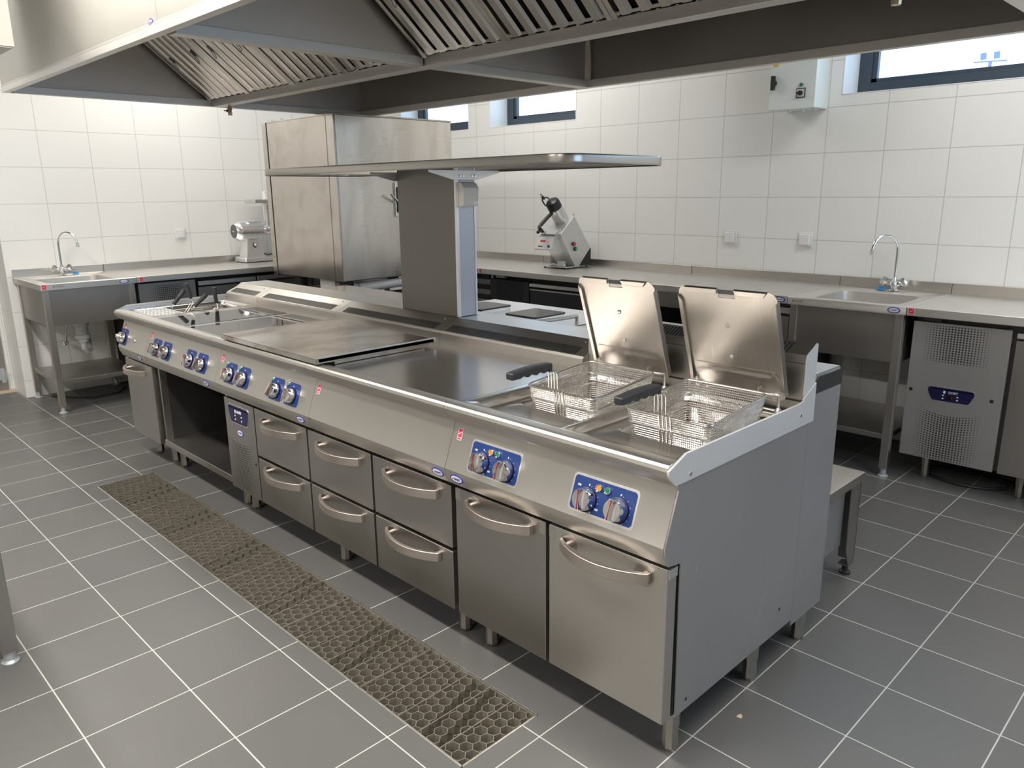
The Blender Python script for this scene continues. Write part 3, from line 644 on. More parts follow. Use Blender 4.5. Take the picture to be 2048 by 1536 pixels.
# pasta baskets: only their rims and black handles rise above the tank
def pasta_basket(cx, cy, g0, g1, label):
    t = thing('pasta_basket', label, 'basket', (cx, cy, .70), 'small pasta baskets hanging in the pasta cooker')
    w, l = .052, .062; b = MB(); zt = .790
    b.tube([(x, y, zt) for x, y in rrect(cx - w, cx + w, cy - l, cy + l, .015)], .0028, 8, closed=True)
    for z in (zt - .015, zt - .03, zt - .045, zt - .06): b.tube([(x, y, z) for x, y in rrect(cx - w, cx + w, cy - l, cy + l, .015, 3)], .0012, 5, closed=True)
    for k in range(7):
        x = cx - w + .01 + (2 * w - .02) * k / 6; b.tube([(x, cy - l, zt), (x, cy - l, zt - .066), (x, cy + l, zt - .066), (x, cy + l, zt)], .0012, 5)
    b.build('wire_cage', 'wire', t)
    g0, g1 = Vector(g0), Vector(g1); d = (g1 - g0).normalized(); yb = cy - l if g0.y < cy else cy + l
    b = MB()
    for s in (-1, 1):
        b.tube([(g0.x + s * .014, yb, zt), (g0.x + s * .014, yb, zt + .02), tuple(g0 - d * .022 + Vector((s * .012, 0, -.004))), tuple(g0 - d * .004 + Vector((s * .004, 0, 0))), tuple(g0 + d * .02)], .0024, 7)
    b.build('handle_wires', 'wire', t)
    b = MB(); b.tube([g0, g0 + d * .005, (g0 + g1) / 2, g1 - d * .006, g1], [.0080, .0100, .0120, .0130, .0115], 10); b.build('grip', 'grip', t)
    return t
pasta_basket(-3.565, .315, (-3.56, .256, .859), (-3.56, .325, .933), 'pasta basket whose black handle leans back, nearest the perforated shelf')
pasta_basket(-3.435, .315, (-3.42, .303, .901), (-3.42, .285, .987), 'pasta basket whose black handle tips forward, crossing the one beside it')
pasta_basket(-3.565, .480, (-3.56, .376, .834), (-3.56, .454, .897), 'pasta basket with the low black handle leaning right, in the middle of the four')
pasta_basket(-3.435, .480, (-3.43, .452, .858), (-3.43, .446, .949), 'pasta basket with the upright black handle, nearest the flue cover')

# ================================================================== OPEN BASE under the first hob
ob = thing('open_base_cabinet', 'open stainless base cabinet with a bare shelf under the first hob', 'cabinet', (-2.87, .35, 0))
o0, o1 = -3.268, -2.440
b = MB(); b.box(o0, o0 + .018, .02, .68, .145, .583); b.build('side_wall', 'steel_door', ob, bevel=.0015)
b = MB(); b.box(o1 - .018, o1, .02, .68, .145, .583); b.build('side_wall', 'steel_door', ob, bevel=.0015)
b = MB(); b.box(o0 + .018, o1 - .018, .668, .676, .169, .565); b.box(o0 + .0185, o0 + .020, .055, .668, .169, .565); b.box(o1 - .020, o1 - .0185, .055, .668, .169, .565); b.build('shade_lining', 'inner_dark', ob)  # dark sheets put in to stand for shade inside the open cabinet
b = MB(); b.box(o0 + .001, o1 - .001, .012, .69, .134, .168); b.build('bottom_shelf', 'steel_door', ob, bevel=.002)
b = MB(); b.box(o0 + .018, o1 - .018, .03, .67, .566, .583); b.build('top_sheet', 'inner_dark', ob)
for x, y in ((-3.225, .09), (-2.47, .09), (-3.225, .6), (-2.47, .6)): foot(ob, x, y, .136)

# ================================================================== REFRIGERATED BASE
def holes(parent, T, w, h, nx, nz, arc_top=.0, r=.0036, bulge=0.0, name='vent_holes', mat='dark_gap', mid=.0):
    b = MB(T)
    for i in range(nx):
        for j in range(nz):
            u = (i / (nx - 1)) * 2 - 1; x = u * w / 2
            top = h / 2 - arc_top * (1 - u * u); bot = -h / 2
            z = bot + (top - bot) * j / (nz - 1)
            rr = r * (1 - .62 * abs(u) ** 2.2) * (1 if 0 < j < nz - 1 else .8)
            b.prism(ell(rr, rr, 8, x, z), 'z', -.0004, .0006)
    return b.build(name, mat, parent)
def logo_panel(parent, o, X, Y, w, h, digits=True):
    b = MB(frame_mat(o, X, Y))
    def sh(k, z0, z1, mi):
        W, H = w / 2 * k, h / 2 * (1 - (1 - k) * w / h)
        pts = []
        base = [(-W, H * .55), (-W * .93, H), (W * .93, H), (W, H * .55), (W * .78, -H), (-W * .78, -H)]
        for i, p in enumerate(base):
            q, n_ = Vector(base[i - 1]), Vector(base[(i + 1) % 6]); p = Vector(p); a_ = p + (q - p).normalized() * h * .13; c_ = p + (n_ - p).normalized() * h * .13
            pts += [tuple(a_), tuple((a_ + c_ + p * 2) / 4), tuple(c_)]
        b.prism(pts, 'z', z0, z1, mi)
    sh(1.0, 0, .0012, 1); sh(.95, .0012, .0026, 0)
    text(b, 'GORT', h * .20, w * .05, h * .17, .003, 2); b.prism(ell(h * .07, h * .10, 14, -w * .125, h * .17), 'z', .0026, .0034, 2)
    b.box(-w * .075, w * .075, -h * .26, -h * .03, .0026, .0032, 3)
    for sx in (-1, 1):
        for zz in (-.02, -.22): b.prism(ell(h * .055, h * .045, 12, sx * w * .145, h * (zz - .03)), 'z', .0026, .0034, 2)
    if digits:
        b.box(w * .03, w * .035, -h * .22, -h * .07, .0032, .0036, 4); b.box(w * .045, w * .05, -h * .22, -h * .12, .0032, .0036, 4)
    return b.build('control_badge', ['navy', 'steel_trim', 'white', 'display', 'red2'], parent)
rb = thing('refrigerated_drawer_cabinet', 'stainless refrigerated cabinet with six drawers and a perforated compressor panel', 'cabinet', (-1.62, .35, 0))
b = MB(); b.box(-2.430, S45 - .002, .047, .70, .134, .583); b.build('cabinet_body', 'inner_dark', rb)
b = MB(); b.box(-2.429, -2.146, .0, .040, .132, .568); cp = b.build('compressor_panel', 'steel_door', rb, bevel=.0022)
logo_panel(cp, (-2.291, -.0002, .503), PX, (0, 0, 1), .205, .088, False)
holes(cp, frame_mat((-2.302, 0, .262), PX, (0, 0, 1)), .225, .235, 17, 20, .018)
oval_badge(cp, (-2.292, -.0002, .420), PX, (0, 0, 1), .062, .034)
b = MB(); b.lathe((-2.163, 0, .30), (0, -1, 0), [(0, .007), (.001, .007)], 14); b.build('key_hole', 'dark_gap', cp)
for i, (x0, x1) in enumerate(((-2.136, -1.703), (-1.690, -1.261), (-1.248, -.819))):
    for z0, z1, hz in ((.352, .568, .524), (.132, .339, .304)):
        b = MB(); b.box(x0, x1, .0, .040, z0, z1); d_ = b.build('drawer', 'steel_door', rb, bevel=.0022)
        bow_handle(d_, x0 + .075, x1 - .058, 0, hz - .0155, hz + .0155)
for x, y in ((-2.385, .09), (-1.612, .09), (-.868, .09), (-2.385, .6), (-1.612, .6), (-.868, .6)): foot(rb, x, y, .136)

# ================================================================== SERVICE SPINE between the two rows, column and shelf
sv = thing('service_spine', 'low stainless service wall running behind the flue covers of the cooking line', 'partition', (-1.85, .84, 0))
b = MB(); b.box(-3.72, -.004, .7455, .932, .109, .871); b.build('core', 'steel_door', sv)
b = MB(); b.prism([(.716, .108), (.933, .108), (.933, .871), (.7465, .871), (.7465, .7885), (.716, .7885)], 'x', -.004, 0); b.build('end_panel', 'steel_galv', sv)
b = MB(); b.prism([(.7455, .871), (.7455, .930), (.925, .930), (.934, .922), (.936, .871)], 'x', -3.72, -.006); b.build('cap_sheet', 'cap', sv, angle=20)
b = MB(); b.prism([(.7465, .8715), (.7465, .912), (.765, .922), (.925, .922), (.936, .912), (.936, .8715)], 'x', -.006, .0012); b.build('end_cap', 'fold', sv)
for x in (-.026, -.8, -1.9, -2.9, -3.6): foot(sv, x, .835, .112)
co = thing('service_column', 'square dark stainless column rising from the service spine under the long shelf', 'column', (-1.83, .82, .93))
cx0, cx1, cy0, cy1 = -2.032, -1.622, .747, .862
b = MB(); b.box(cx0, cx1 - .012, cy0, cy1, .931, 1.585); b.build('casing', 'column', co, bevel=.002)
b = MB(); b.box(cx1 - .012, cx1, cy0 + .001, cy0 + .016, .931, 1.585); b.box(cx1 - .012, cx1, cy1 - .010, cy1, .931, 1.585); b.build('corner_strip', 'steel_trim', co, bevel=.001)
b = MB(); b.box(cx1 - .010, cx1 - .003, cy0 + .018, cy1 - .011, .933, 1.585); b.build('film_covered_side', 'film', co)
b = MB(frame_mat((cx1, .795, 1.461), (0, 1, 0), (0, 0, 1))); 
b.prism(rrect(-.045, .052, -.049, .049, .003, 2), 'z', -.003, .012); b.build('socket_plate', 'elec_s', co, bevel=.001)
b = MB(); b.prism([(cx1 + .010, 1.408), (cx1 + .040, 1.414), (cx1 + .046, 1.488), (cx1 + .030, 1.508), (cx1 + .010, 1.512)], 'y', .754, .840); s_ = b.build('socket_cover', 'elec_s', co, bevel=.003)
b = MB(); b.box(cx1 + .0405, cx1 + .0415, .815, .835, 1.418, 1.436); b.build('label', 'white', s_)
# bent brackets
sh = thing('overhead_shelf', 'long rounded stainless slatted shelf carried on top of the column', 'shelf', (-1.83, .8, 1.56))
sx0, sx1, sy0, sy1, sz0, sz1 = -2.885, -.780, .505, 1.098, 1.560, 1.593
b = MB(); b.loops([(sx0 + .003, sx1 - .003, sy0 + .003, sy1 - .003, sz0, .09), (sx0, sx1, sy0, sy1, sz0, .09), (sx0 - .003, sx1 + .003, sy0 - .003, sy1 + .003, sz0 + .008, .093), (sx0 - .001, sx1 + .001, sy0 - .001, sy1 + .001, sz0 + .016, .091), (sx0 - .003, sx1 + .003, sy0 - .003, sy1 + .003, sz1 - .008, .093), (sx0, sx1, sy0, sy1, sz1, .09), (sx0 + .012, sx1 - .012, sy0 + .012, sy1 - .012, sz1, .085), (sx0 + .012, sx1 - .012, sy0 + .012, sy1 - .012, sz0 + .004, .085)], cap_last=False)
b.build('rim', 'shelf_rim', sh, angle=50)
for k in range(9):
    y = sy0 + .045 + k * (sy1 - sy0 - .09) / 8; q = .05 if k in (0, 8) else .015
    b = MB(); b.tube([(sx0 + q, y, sz0 + .018), (sx1 - q, y, sz0 + .018)], .009, 10); b.build('slat_tube', 'steel', sh)
for x in (cx0 - .006, cx1 + .002):
    b = MB(); b.prism([(.60, 1.561), (.60, 1.552), (.73, 1.522), (.87, 1.522), (1.0, 1.552), (1.0, 1.561)], 'x', x, x + .004); k_ = b.build('bracket', 'steel_trim', sh, bevel=.0008)
    b = MB()
    for y in (.770, .786, .838, .854): b.lathe((x + (.004 if x > -1.8 else 0), y, 1.537), (1 if x > -1.8 else -1, 0, 0), [(0, .0055), (.004, .0055), (.005, .004)], 8)
    b.build('bolt', 'chrome', k_)

# ================================================================== REAR ROW
rc = thing('boiling_plate_cooker', 'rear-row cooker with dark square boiling plates, partly hidden behind the column', 'cooker', (-1.85, 1.28, 0))
b = MB(); b.box(-2.35, -1.40, .945, 1.66, .14, .845); b.build('body', 'steel_door', rc, bevel=.003)
b = MB(); b.box(-2.35, -1.40, .945, 1.66, .8455, .853); b.build('hob_surface', 'steel_trim', rc, bevel=.002)
for (x0, y0) in ((-1.81, 1.215), (-2.20, 1.215)):
    b = MB(); b.prism(rrect(x0, x0 + .21, y0, y0 + .225, .02), 'z', .853, .868); r_ = b.build('boiling_plate', 'chrome', rc)
    b = MB(); b.prism(rrect(x0 - .005, x0 + .215, y0 - .005, y0 + .23, .022), 'z', .868, .877); b.build('plate_lid', 'cast', r_, bevel=.002)
b = MB(); b.tube([(-1.450, 1.0, .853), (-1.450, 1.0, .892), (-1.415, 1.31, .892), (-1.415, 1.31, .853)], .010, 10); b.tube([(-1.475, 1.0, .853), (-1.475, 1.02, .880), (-1.45, 1.31, .880)], .006, 10); b.build('guard_rail', 'wire', rc)
for x in (-2.3, -1.5):
    for y in (1.0, 1.6): foot(rc, x, y, .142)
rn = thing('rear_worktop', 'bare stainless rear-row counter behind the raised fryer lids', 'worktop', (-1.15, 1.3, 0))
b = MB(); b.box(-1.385, -.90, .945, 1.66, .80, .850); b.build('top', 'steel_top', rn, bevel=.003)
b = MB(); b.box(-1.38, -.905, .95, 1.64, .14, .80); b.build('body', 'steel_door', rn)
for x in (-1.345, -.95):
    for y in (1.0, 1.6): foot(rn, x, y, .142)
rl = thing('rear_left_worktop', 'rear-row stainless counter seen through the gap under the oven', 'worktop', (-3.0, 1.3, 0))
b = MB(); b.box(-3.66, -2.36, .945, 1.48, .80, .853); b.build('top', 'steel_top', rl, bevel=.003)
b = MB(); b.box(-3.65, -2.37, .95, 1.46, .14, .80); b.build('body', 'steel_door', rl)
for x in (-3.6, -2.42):
    for y in (1.0, 1.42): foot(rl, x, y, .142)
# low stand at the near end
st = thing('low_equipment_stand', 'low empty stainless stand on folded legs behind the near end panel', 'stand', (-.45, 1.18, 0))
b = MB(); b.box(-.86, -.070, .952, 1.430, .385, .420); b.build('top', 'steel_top', st, bevel=.002)
b = MB(); b.box(-.84, -.10, .965, .972, .14, .385); b.box(-.106, -.10, .972, 1.33, .14, .385); b.build('apron', 'steel_galv', st)
for x, s in ((-.078, -1), (-.852, 1)):
    for y, q in ((.960, 1), (1.424, -1)):
        b = MB(); b.add([(x, y, .385), (x, y, .07), (x, y + q * .02, .045), (x, y + q * .05, .045), (x, y + q * .085, .12), (x, y + q * .085, .385), (x + s * .004, y, .385), (x + s * .004, y, .07), (x + s * .004, y + q * .02, .045), (x + s * .004, y + q * .05, .045), (x + s * .004, y + q * .085, .12), (x + s * .004, y + q * .085, .385)],
            [(0, 1, 2, 3, 4, 5), (11, 10, 9, 8, 7, 6)] + [(i, (i + 1) % 6, (i + 1) % 6 + 6, i + 6) for i in range(6)])
        b.box(x, x + s * .06, y, y + q * .004, .05, .385); b.box(x, x + s * .04, y, y + q * .05, .040, .046)
        l_ = b.build('leg', 'steel_door', st)
        b = MB(); b.lathe((x + s * .02, y + q * .025, 0), (0, 0, 1), [(0, .022), (.008, .022), (.014, .012), (.042, .010)], 16); b.build('rubber_foot', 'black', l_)

# ================================================================== OVEN
ov = thing('combi_oven', 'tall boxy stainless oven body with smeared protective film, seen from the back corner', 'oven', (-4.18, 2.0, 0))
b = MB(); b.box(-4.628, -3.722, 1.504, 2.53, .864, 1.982); b.build('body', 'steel_oven', ov, bevel=.004)
b = MB(); b.box(-3.722, -3.718, 1.512, 2.522, .872, 1.980); rp = b.build('side_panel', 'steel_oven2', ov, bevel=.001)
b = MB(); b.box(-4.628, -3.82, 1.500, 1.504, .868, 1.981); b.box(-3.812, -3.724, 1.500, 1.504, .868, 1.981); b.build('back_panel', 'steel_oven', ov)
b = MB(); b.box(-4.632, -3.715, 1.500, 2.535, 1.982, 1.993); b.build('roof', 'steel_oven', ov, bevel=.002)
b = MB(); b.box(-4.652, -4.628, 1.508, 2.51, .87, 1.980); b.build('door_gap', 'dark_gap', ov)
b = MB(); b.box(-4.715, -4.652, 1.502, 2.53, .852, 1.99); dd = b.build('door', 'steel_oven', ov, bevel=.004)
b = MB(); b.box(-4.775, -4.715, 2.42, 2.46, 1.2, 1.6); b.build('handle', 'black', dd, bevel=.004)
b = MB()
for x in (-4.65, -4.58, -4.45): b.lathe((x, 1.53, 1.993), (0, 0, 1), [(0, .014), (.01, .014), (.014, .008)], 12)
b.box(-4.66, -4.44, 1.51, 1.55, 1.993, 1.996); b.build('top_hinge', 'zinc', ov)
for x in (-4.43, -3.80):
    for y in (1.58, 2.45):
        b = MB(); b.lathe((x, y, .752), (0, 0, 1), [(0, .043), (.115, .052)], 20); b.build('foot', 'black', ov)
b = MB(); b.cyl((-3.775, 1.66, .805), (-3.735, 2.48, .835), .034, seg=24); b.lathe((-3.80, 1.66, .80), (0, -1, 0), [(0, .036), (.02, .044), (.05, .044), (.055, .034)], 24); b.build('drain_pipe', 'pvc', ov)
b = MB(); b.box(-4.13, -3.93, 1.56, 1.74, .775, .862); b.build('junction_box', 'plastic', ov, bevel=.004)
b = MB(); b.box(-3.722, -3.70, 1.97, 2.02, 1.30, 1.54, 0); b.box(-3.70, -3.695, 1.978, 2.01, 1.33, 1.51, 1)
for z in (1.35, 1.42, 1.49): b.cyl((-3.695, 1.995, z), (-3.68, 1.995, z), .012, mi=0)
b.tube([(-3.69, 1.99, 1.40), (-3.67, 1.94, 1.43), (-3.66, 1.90, 1.46)], [.008, .010, .007], 10, mi=0); b.build('catch', ['chrome', 'black'], ov, bevel=.003)
sd = thing('oven_stand', 'steel open stand with rails carrying the oven', 'stand', (-4.18, 2.0, 0))
b = MB(); b.box(-4.62, -3.73, 1.52, 1.56, .71, .750); b.box(-4.62, -3.73, 2.47, 2.51, .71, .750); b.box(-4.62, -4.38, 1.52, 2.51, .71, .750); b.box(-3.85, -3.73, 1.52, 2.51, .71, .750); b.build('top_frame', 'inner_dark', sd)
for x in (-4.6, -3.77):
    for y in (1.54, 2.47): b = MB(); b.box(x, x + .04, y, y + .03, 0, .71); b.build('leg', 'steel_door', sd)
for z in (.2, .32, .44, .56):
    b = MB(); b.box(-4.56, -4.52, 1.57, 2.47, z, z + .012); b.box(-3.85, -3.81, 1.57, 2.47, z, z + .012); b.build('shelf_rail', 'steel_door', sd)

# ================================================================== SINKS
def sink_table(label, T, w, dpt, bx0, bx1, legs_back):
    """local frame: x along the front, y into the wall, front edge y=0, top z=.90"""
    t = thing('sink_table', label, 'sink', T @ Vector((w / 2, dpt / 2, 0)))
    b = MB(T); z = .90
    b.loops([(0, w, 0, dpt, .858, 0), (0, w, 0, dpt, z - .004, 0), (.004, w - .004, .004, dpt - .004, z, 0), (.012, w - .012, .012, dpt - .02, z, 0), (.016, w - .016, .016, dpt - .024, z - .004, .0),
             (bx0 - .01, bx1 + .01, .085, .545, z - .005, .07), (bx0, bx1, .095, .535, z - .012, .06), (bx0 + .008, bx1 - .008, .103, .527, z - .20, .05), (bx0 + .04, bx1 - .04, .14, .49, z - .225, .05)])
    b.build('basin_top', 'counter', t, angle=45)
    b = MB(T); b.box(0, w, dpt - .018, dpt - .002, .857, .955); b.build('splashback', 'steel', t, bevel=.002)
    b = MB(T); b.box(.02, w - .02, .024, .028, .61, .858); b.box(.02, .024, .024, dpt - .04, .61, .858); b.box(w - .024, w - .02, .024, dpt - .04, .61, .858); b.box(.024, w - .024, .028, dpt - .04, .61, .613); b.build('basin_apron', 'steel_door', t)
    b = MB(T); b.box(.03, w - .03, .03, dpt - .06, .198, .226); b.build('lower_shelf', 'steel_door', t, bevel=.002)
    for x in (.012, w - .052):
        for y in (.012, dpt - .075):
            b = MB(T); b.box(x, x + .040, y, y + .040, .045, .857); l_ = b.build('leg', 'steel', t, bevel=.002)
            b = MB(T); b.lathe((x + .02, y + .02, 0), (0, 0, 1), [(0, .026), (.006, .026), (.010, .016), (.046, .014)], 18); b.build('foot', 'zinc', l_)
    if not legs_back: return t
    # drain under the basin
    cx = (bx0 + bx1) / 2; b = MB(T); b.lathe((cx, .32, .60), (0, 0, -1), [(0, .05), (.05, .05), (.055, .042), (.11, .040), (.115, .052), (.14, .052), (.15, .036), (.17, .03)], 24); b.tube([(cx, .32, .43), (cx, .32, .38), (cx + .02, .34, .355), (cx + .05, .37, .36), (cx + .06, .42, .42), (cx + .06, .64, .44)], .02, 14)
    b.build('drain_trap', 'pvc', t)
    b = MB(T)
    for q in (-.055, .075): b.lathe((cx + q, .60, .40), (0, -1, 0), [(0, .02), (.03, .02), (.035, .014), (.06, .014)], 14); b.tube([(cx + q, .56, .41), (cx + q + .01, .55, .5), (cx + q * .4, .55, .58), (cx, .55, .62)], .006, 8)
    b.build('stop_valve', 'chrome', t)
    return t
def faucet(T, label, cx, cy, out=1):
    """two-handled gooseneck mixer; local frame as for the sink"""
    t = thing('mixer_tap', label, 'tap', T @ Vector((cx, cy, .905)))
    b = MB(T); b.lathe((cx, cy, .9005), (0, 0, 1), [(0, .026), (.006, .026), (.012, .018), (.03, .017), (.034, .024), (.05, .024), (.056, .014), (.075, .012)], 24)
    b.cyl((cx - .035, cy, .940), (cx + .035, cy, .940), .015, seg=16); b.build('body', 'chrome', t)
    b = MB(T); pts = [(cx, cy, .965), (cx, cy, 1.05)]; R = .078
    for k in range(13):
        a = math.radians(180 - 172 * k / 12); q = R + R * math.cos(a); pts.append((cx + out * q * .62, cy - q * .78, 1.115 + (R + .02) * math.sin(a)))
    b.tube(pts, .0085, 12); e = Vector(pts[-1]); b.cyl(e + Vector((0, 0, .004)), e + Vector((0, -.001, -.024)), .0105, seg=14); b.build('spout', 'chrome', t, angle=50)
    for s in (-1, 1):
        b = MB(T); b.lathe((cx + s * .032, cy - .002, .942), (s * .78, -.12, .36), [(0, .013), (.012, .016), (.014, .024), (.020, .027), (.038, .024), (.044, .015), (.046, .004)], 6); b.build('tap_handle', 'chrome', t, angle=20)
    return t
# left: front edge faces +X.  local x -> world +Y, local y -> world -X
TL = Matrix(((0, -1, 0, -4.905), (1, 0, 0, -.085), (0, 0, 1, 0), (0, 0, 0, 1)))
skl = sink_table('stainless sink table against the left wall, at its free tiled corner', TL, .615, .700, .085, .515, True)
faucet(TL, 'chrome gooseneck mixer tap on the left sink', .305, .608, 1)
b = MB(TL); b.lathe((.395, .61, .9005), (0, 0, 1), [(0, .022), (.006, .022), (.010, .012), (.016, .012)], 20); tag(b.build('sink_plug', 'plug_blue'), 'bright blue plug lying beside the left mixer tap', 'plug')
sticker(skl, (-4.9045, -.062, .879), (0, 1, 0), (0, 0, 1), .030, .036); etched(skl, (-4.9045, .035, .879), (0, 1, 0), (0, 0, 1), .020); oval_badge(skl, (-4.9045, .445, .878), (0, 1, 0), (0, 0, 1), .062, .030)
# right: front edge faces -Y
TR = Matrix(((1, 0, 0, -.967), (0, 1, 0, 2.555), (0, 0, 1, 0), (0, 0, 0, 1)))
skr = sink_table('stainless sink table on the back wall, right of the long counter', TR, .612, .700, .085, .530, False)
faucet(TR, 'chrome gooseneck mixer tap on the back wall sink', .335, .612, -1)
b = MB(TR); b.lathe((.262, .618, .9005), (0, 0, 1), [(0, .024), (.006, .024), (.010, .014), (.018, .014)], 20); tag(b.build('sink_plug', 'plug_blue'), 'bright blue plug lying beside the back wall mixer tap', 'plug')
oval_badge(skr, (-.412, 2.5545, .879), PX, (0, 0, 1), .062, .030); etched(skr, (-.900, 2.5545, .879), PX, (0, 0, 1), .018)

# ================================================================== COUNTERS
def counter(name, label, T, w, dpt=.70, lip=.042):
    t = thing(name, label, 'counter', T @ Vector((w / 2, dpt / 2, 0)))
    b = MB(T); b.box(0.001, w - .001, 0, dpt, .90 - lip, .90); b.build('worktop', 'counter', t, bevel=.003)
    b = MB(T); b.box(0.001, w - .001, dpt - .018, dpt, .90, .955); b.build('splashback', 'steel', t, bevel=.002)
    return t
def TB(x, y=2.555): return Matrix(((1, 0, 0, x), (0, 1, 0, y), (0, 0, 1, 0), (0, 0, 0, 1)))
# right-most, with the steel refrigerated cabinet
cr = counter('wall_counter', 'stainless counter at the right edge, over the perforated compressor panel', TB(-.353), 1.70)
sticker(cr, (-.330, 2.5545, .879), PX, (0, 0, 1), .028, .036)
rfc = thing('refrigerated_cabinet', 'stainless refrigerated cabinet with big perforated front and navy badge, at the right edge', 'cabinet', (.5, 2.95, 0))
b = MB(); b.box(-.345, 1.32, 2.70, 3.235, .122, .857); b.build('cabinet_body', 'inner_dark', rfc)
b = MB(); b.box(-.345, .085, 2.66, 2.698, .122, .821); p_ = b.build('compressor_panel', 'steel_galv', rfc, bevel=.002)
logo_panel(p_, (-.138, 2.6597, .468), PX, (0, 0, 1), .225, .078)
holes(p_, frame_mat((-.139, 2.66, .719), PX, (0, 0, 1)), .276, .176, 21, 16, 0.0, .0044)
holes(p_, frame_mat((-.139, 2.66, .258), PX, (0, 0, 1)), .276, .252, 21, 20, .026, .0044)
b = MB()
for x in (-.323, .041): b.lathe((x, 2.66, .471), (0, -1, 0), [(0, .009), (.001, .009)], 16)
b.build('screw_hole', 'dark_gap', p_)
b = MB(); b.box(.105, .62, 2.66, 2.698, .122, .775); b.build('door', 'steel_door', rfc, bevel=.002)
b = MB(); b.box(.105, .62, 2.655, 2.698, .785, .812); b.build('door_grip', 'steel_trim', rfc, bevel=.004)
b = MB(); b.box(-.30, -.22, 2.662, 2.71, .824, .856); b.build('bracket', 'inner_dark', rfc)
for x, y in ((-.229, 2.73), (.195, 2.73), (1.2, 2.73), (-.229, 3.15), (.195, 3.15), (1.2, 3.15)): foot(rfc, x, y, .124, .021)
# middle (-2.0 .. -.97): open counter, drawers at its right end
cm_ = counter('wall_counter', 'stainless counter in the middle of the back wall, left of the sink', TB(-2.005), 1.035)
oval_badge(cm_, (-1.012, 2.5545, .879), PX, (0, 0, 1), .062, .030)
b = MB(); b.box(-1.98, -1.42, 2.60, 2.604, .757, .858); b.build('apron', 'steel_door', cm_)
for x in (-1.985, -1.46): b = MB(); b.box(x, x + .03, 3.15, 3.18, 0, .857); b.build('leg', 'steel', cm_)
dw = thing('drawer_cabinet', 'stainless drawer cabinet beside the back wall sink, mostly behind the right fryer lid', 'cabinet', (-1.2, 2.95, 0))
b = MB(); b.box(-1.42, -.985, 2.68, 3.23, .122, .857); b.build('cabinet_body', 'inner_dark', dw)
for z0, z1 in ((.12, .44), (.455, .775)): b = MB(); b.box(-1.415, -.992, 2.64, 2.678, z0, z1); b.build('drawer', 'steel_door', dw, bevel=.002)
b = MB(); b.box(-1.415, -.975, 2.63, 2.67, .79, .825); b.build('drawer_grip', 'steel_trim', dw, bevel=.004)
for x in (-1.38, -1.03): foot(dw, x, 2.72, .124, .021); foot(dw, x, 3.15, .124, .021)
# left part: from the corner to -2.0
cl_ = counter('wall_counter', 'long stainless counter on the back wall carrying the vegetable cutter', TB(-3.42), 1.413)
cl2 = counter('wall_counter', 'stainless corner counter with guide rails below, glimpsed right of the column', TB(-4.90), 1.478)
oval_badge(cl2, (-3.505, 2.5545, .879), PX, (0, 0, 1), .052, .030); sticker(cl2, (-3.445, 2.5545, .879), PX, (0, 0, 1), .026, .034)
for k, z in enumerate((.56, .64, .72, .80)):
    b = MB(); b.box(-3.66, -3.485, 2.68, 2.70, z, z + .038); b.build('guide_rail', 'inner_dark', cl2)
for x in (-4.85, -3.50): b = MB(); b.box(x, x + .03, 3.1, 3.13, 0, .857); b.build('leg', 'steel', cl2)
bf = thing('black_refrigerated_cabinet', 'black refrigerated cabinet with square-hole grille under the long back counter', 'cabinet', (-2.7, 2.95, 0))
b = MB(); b.box(-3.455, -2.02, 2.70, 3.23, .122, .857); b.build('cabinet_body', 'dark_gap', bf)
b = MB(); b.box(-3.455, -3.035, 2.66, 2.698, .122, .813); p_ = b.build('compressor_panel', 'black_steel', bf, bevel=.002)
b = MB(frame_mat((-3.238, 2.66, .70), PX, (0, 0, 1)))
for i in range(19):
    for j in range(15): b.box(-.140 + i * .0153, -.140 + i * .0153 + .009, -.105 + j * .0145, -.105 + j * .0145 + .0095, -.0004, .0008)
b.build('grille', 'dark_gap', p_)
b = MB(); b.box(-3.022, -2.42, 2.66, 2.698, .122, .765); b.build('drawer', 'black_steel', bf, bevel=.002)
b = MB(); b.box(-3.022, -2.42, 2.652, 2.698, .783, .808); b.box(-3.022, -2.42, 2.655, 2.66, .757, .768); b.build('drawer_grip', 'steel_trim', bf, bevel=.003)
b = MB(); b.box(-3.40, -3.30, 2.67, 2.72, .822, .842); b.build('pipe_bracket', 'zinc', bf, bevel=.004)
for x in (-3.38, -2.10): foot(bf, x, 2.72, .124, .021); foot(bf, x, 3.15, .124, .021)
# left wall counter (front edge faces +X)
def TLW(y): return Matrix(((0, -1, 0, -4.905), (1, 0, 0, y), (0, 0, 1, 0), (0, 0, 0, 1)))
ll = counter('wall_counter', 'long stainless counter along the left wall carrying the meat grinder', TLW(.532), 2.02)
sticker(ll, (-4.9045, .565, .879), (0, 1, 0), (0, 0, 1), .028, .036)
lf = thing('grey_refrigerated_cabinet', 'grey refrigerated cabinet with round-hole grille under the left wall counter', 'cabinet', (-5.2, 1.5, 0))
b = MB(); b.box(-5.58, -5.0, .55, 2.52, .122, .857); b.build('cabinet_body', 'dark_gap', lf)
b = MB(); b.box(-4.998, -4.96, .555, .975, .122, .842); p_ = b.build('compressor_panel', 'grey_steel', lf, bevel=.002)
holes(p_, frame_mat((-4.96, .775, .73), (0, 1, 0), (0, 0, 1)), .26, .17, 19, 13, 0, .0052)
for y0, y1 in ((.995, 1.465), (1.48, 1.98), (1.995, 2.50)):
    b = MB(); b.box(-4.998, -4.96, y0, y1, .122, .780); b.build('drawer', 'steel_door', lf, bevel=.002)
    b = MB(); b.box(-4.998, -4.948, y0, y1, .792, .826); b.build('drawer_grip', 'steel_trim', lf, bevel=.004)
for y in (.62, 1.4, 2.4): foot(lf, -5.03, y, .124, .021); foot(lf, -5.5, y, .124, .021)

